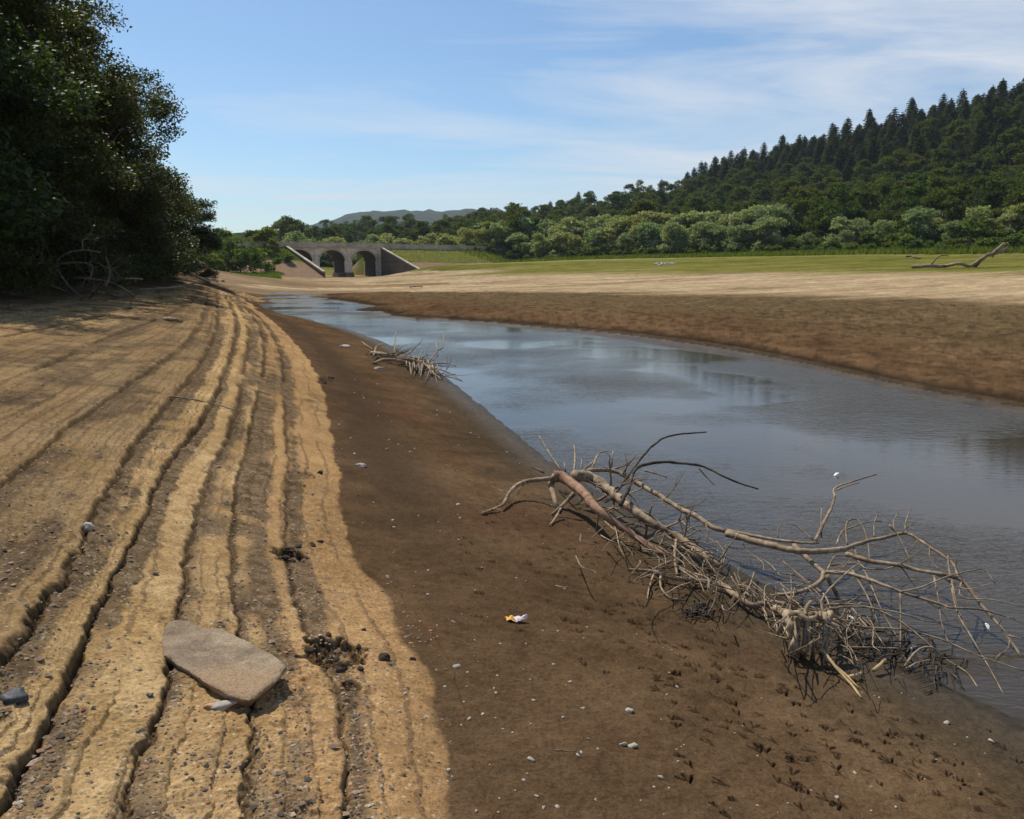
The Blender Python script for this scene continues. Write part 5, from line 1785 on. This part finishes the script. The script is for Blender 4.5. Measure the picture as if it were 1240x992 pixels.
gl = gull(); kids = [o for o in bpy.data.objects if o.parent == gl]
gr_ = np.random.default_rng(3)
for i, (u, v_) in enumerate([(794, 321.5), (801, 321.2), (805, 321.4), (809, 321), (812, 321.3), (816, 321.2), (799, 323)]):
    if i == 0:
        o = gl
    else:
        o = gl.copy(); COL.objects.link(o)
        for k_ in kids:
            c_ = k_.copy(); COL.objects.link(c_); c_.parent = o
    p = hit(u, v_ + 1)
    o.location = (p.x, p.y, gz(p.x, p.y)); o.rotation_euler = (0, 0, gr_.uniform(0, 6.28)); o.scale = (1.5,) * 3
    tag(o, 'white gull standing in the small flock on the far green grass', 'gull', 'flock of gulls on the far grass')

# rough grass and weeds at the edge of the far bushes
def grass_patch(name, lab, us, ys, n, h, w, mat, seed, jit):
    g = np.random.default_rng(seed)
    u = g.uniform(us[0], us[-1], n); y = np.interp(u, us, ys) + g.uniform(-jit, jit, n)
    x = (u - CX) / F * y / (CP * CP + SP * SP)
    x = np.array([ray(a, HOR)[0] for a in u]) * y
    z = ground(x, y)[0]
    hh = h * g.uniform(.5, 1.3, n); an = g.uniform(0, 6.28, n); lx = g.normal(0, .25, n) * hh; ly = g.normal(0, .25, n) * hh
    V = np.empty((n, 3, 3))
    V[:, 0] = np.column_stack([x - np.cos(an) * w, y - np.sin(an) * w, z - .05]); V[:, 1] = np.column_stack([x + np.cos(an) * w, y + np.sin(an) * w, z - .05]); V[:, 2] = np.column_stack([x + lx, y + ly, z + hh])
    me_ = mesh_np(name, V.reshape(-1, 3), None, np.arange(3 * n).reshape(-1, 3), False)
    o = link(name, me_, None, mat); tag(o, lab, 'grass', None, 'stuff')


grass_patch('tall_grass', 'tall bright green weeds along the foot of the far bushes', [545, 600, 740, 900, 1000, 1150, 1290], [224, 218, 199, 175, 157, 136, 122], 16000, .9, .12, M_leafbright, 1, 6)
def emb_grass(name, lab, a0, a1, b0, b1, n, seed):
    g = np.random.default_rng(seed)
    al = g.uniform(a0, a1, n); be = g.uniform(b0, b1, n)
    x = BR_L[0] + AX[0] * al + NX[0] * be; y = BR_L[1] + AX[1] * al + NX[1] * be
    z = ground(x, y)[0]
    hh = .24 * g.uniform(.3, 1.6, n); an = g.uniform(0, 6.28, n); w = .14
    V = np.empty((n, 3, 3))
    V[:, 0] = np.column_stack([x - np.cos(an) * w, y - np.sin(an) * w, z - .05]); V[:, 1] = np.column_stack([x + np.cos(an) * w, y + np.sin(an) * w, z - .05]); V[:, 2] = np.column_stack([x + g.normal(0, .12, n), y + g.normal(0, .12, n), z + hh])
    me_ = mesh_np(name, V.reshape(-1, 3), None, np.arange(3 * n).reshape(-1, 3), False)
    tag(link(name, me_, None, M_leafwillow if seed == 5 else M_leafshrub), lab, 'grass', None, 'stuff')


emb_grass('embankment_grass', 'rough green grass on the road embankment right of the bridge', BL + 1, BL + 48, 0, 10, 30000, 5)
emb_grass('embankment_grass', 'rough green grass on the road embankment left of the bridge', -45, -1, 0, 9, 24000, 6)
grass_patch('meadow_grass', 'bright green grass on the low slope left of the bridge', [245, 290, 340], [135, 140, 150], 6000, .5, .1, M_leafbright, 2, 14)


# ------------------------------------------------------------------ haze: the air of the valley
hb = MB(); zlo = float(Z.min()) - 1.0
ztop = 240.0
hb.box((0, 0, (zlo + ztop) / 2), 6800, 6800, ztop - zlo)
print('haze from', zlo, 'highest ground', float(Z.max()))
hz = hb.build('haze', None, None, False)
hm = bpy.data.materials.new('valley_air'); hm.use_nodes = True
ht = hm.node_tree
for n_ in list(ht.nodes): ht.nodes.remove(n_)
pv = N(ht, 'ShaderNodeVolumePrincipled')
pv.inputs['Color'].default_value = (.72, .84, 1.0, 1)
pv.inputs['Density'].default_value = .0001
pv.inputs['Anisotropy'].default_value = .2
L(ht, pv.outputs[0], N(ht, 'ShaderNodeOutputMaterial').inputs['Volume'])
hz.data.materials.append(hm)
tag(hz, 'thin pale summer haze filling the valley', 'haze', None, 'stuff')
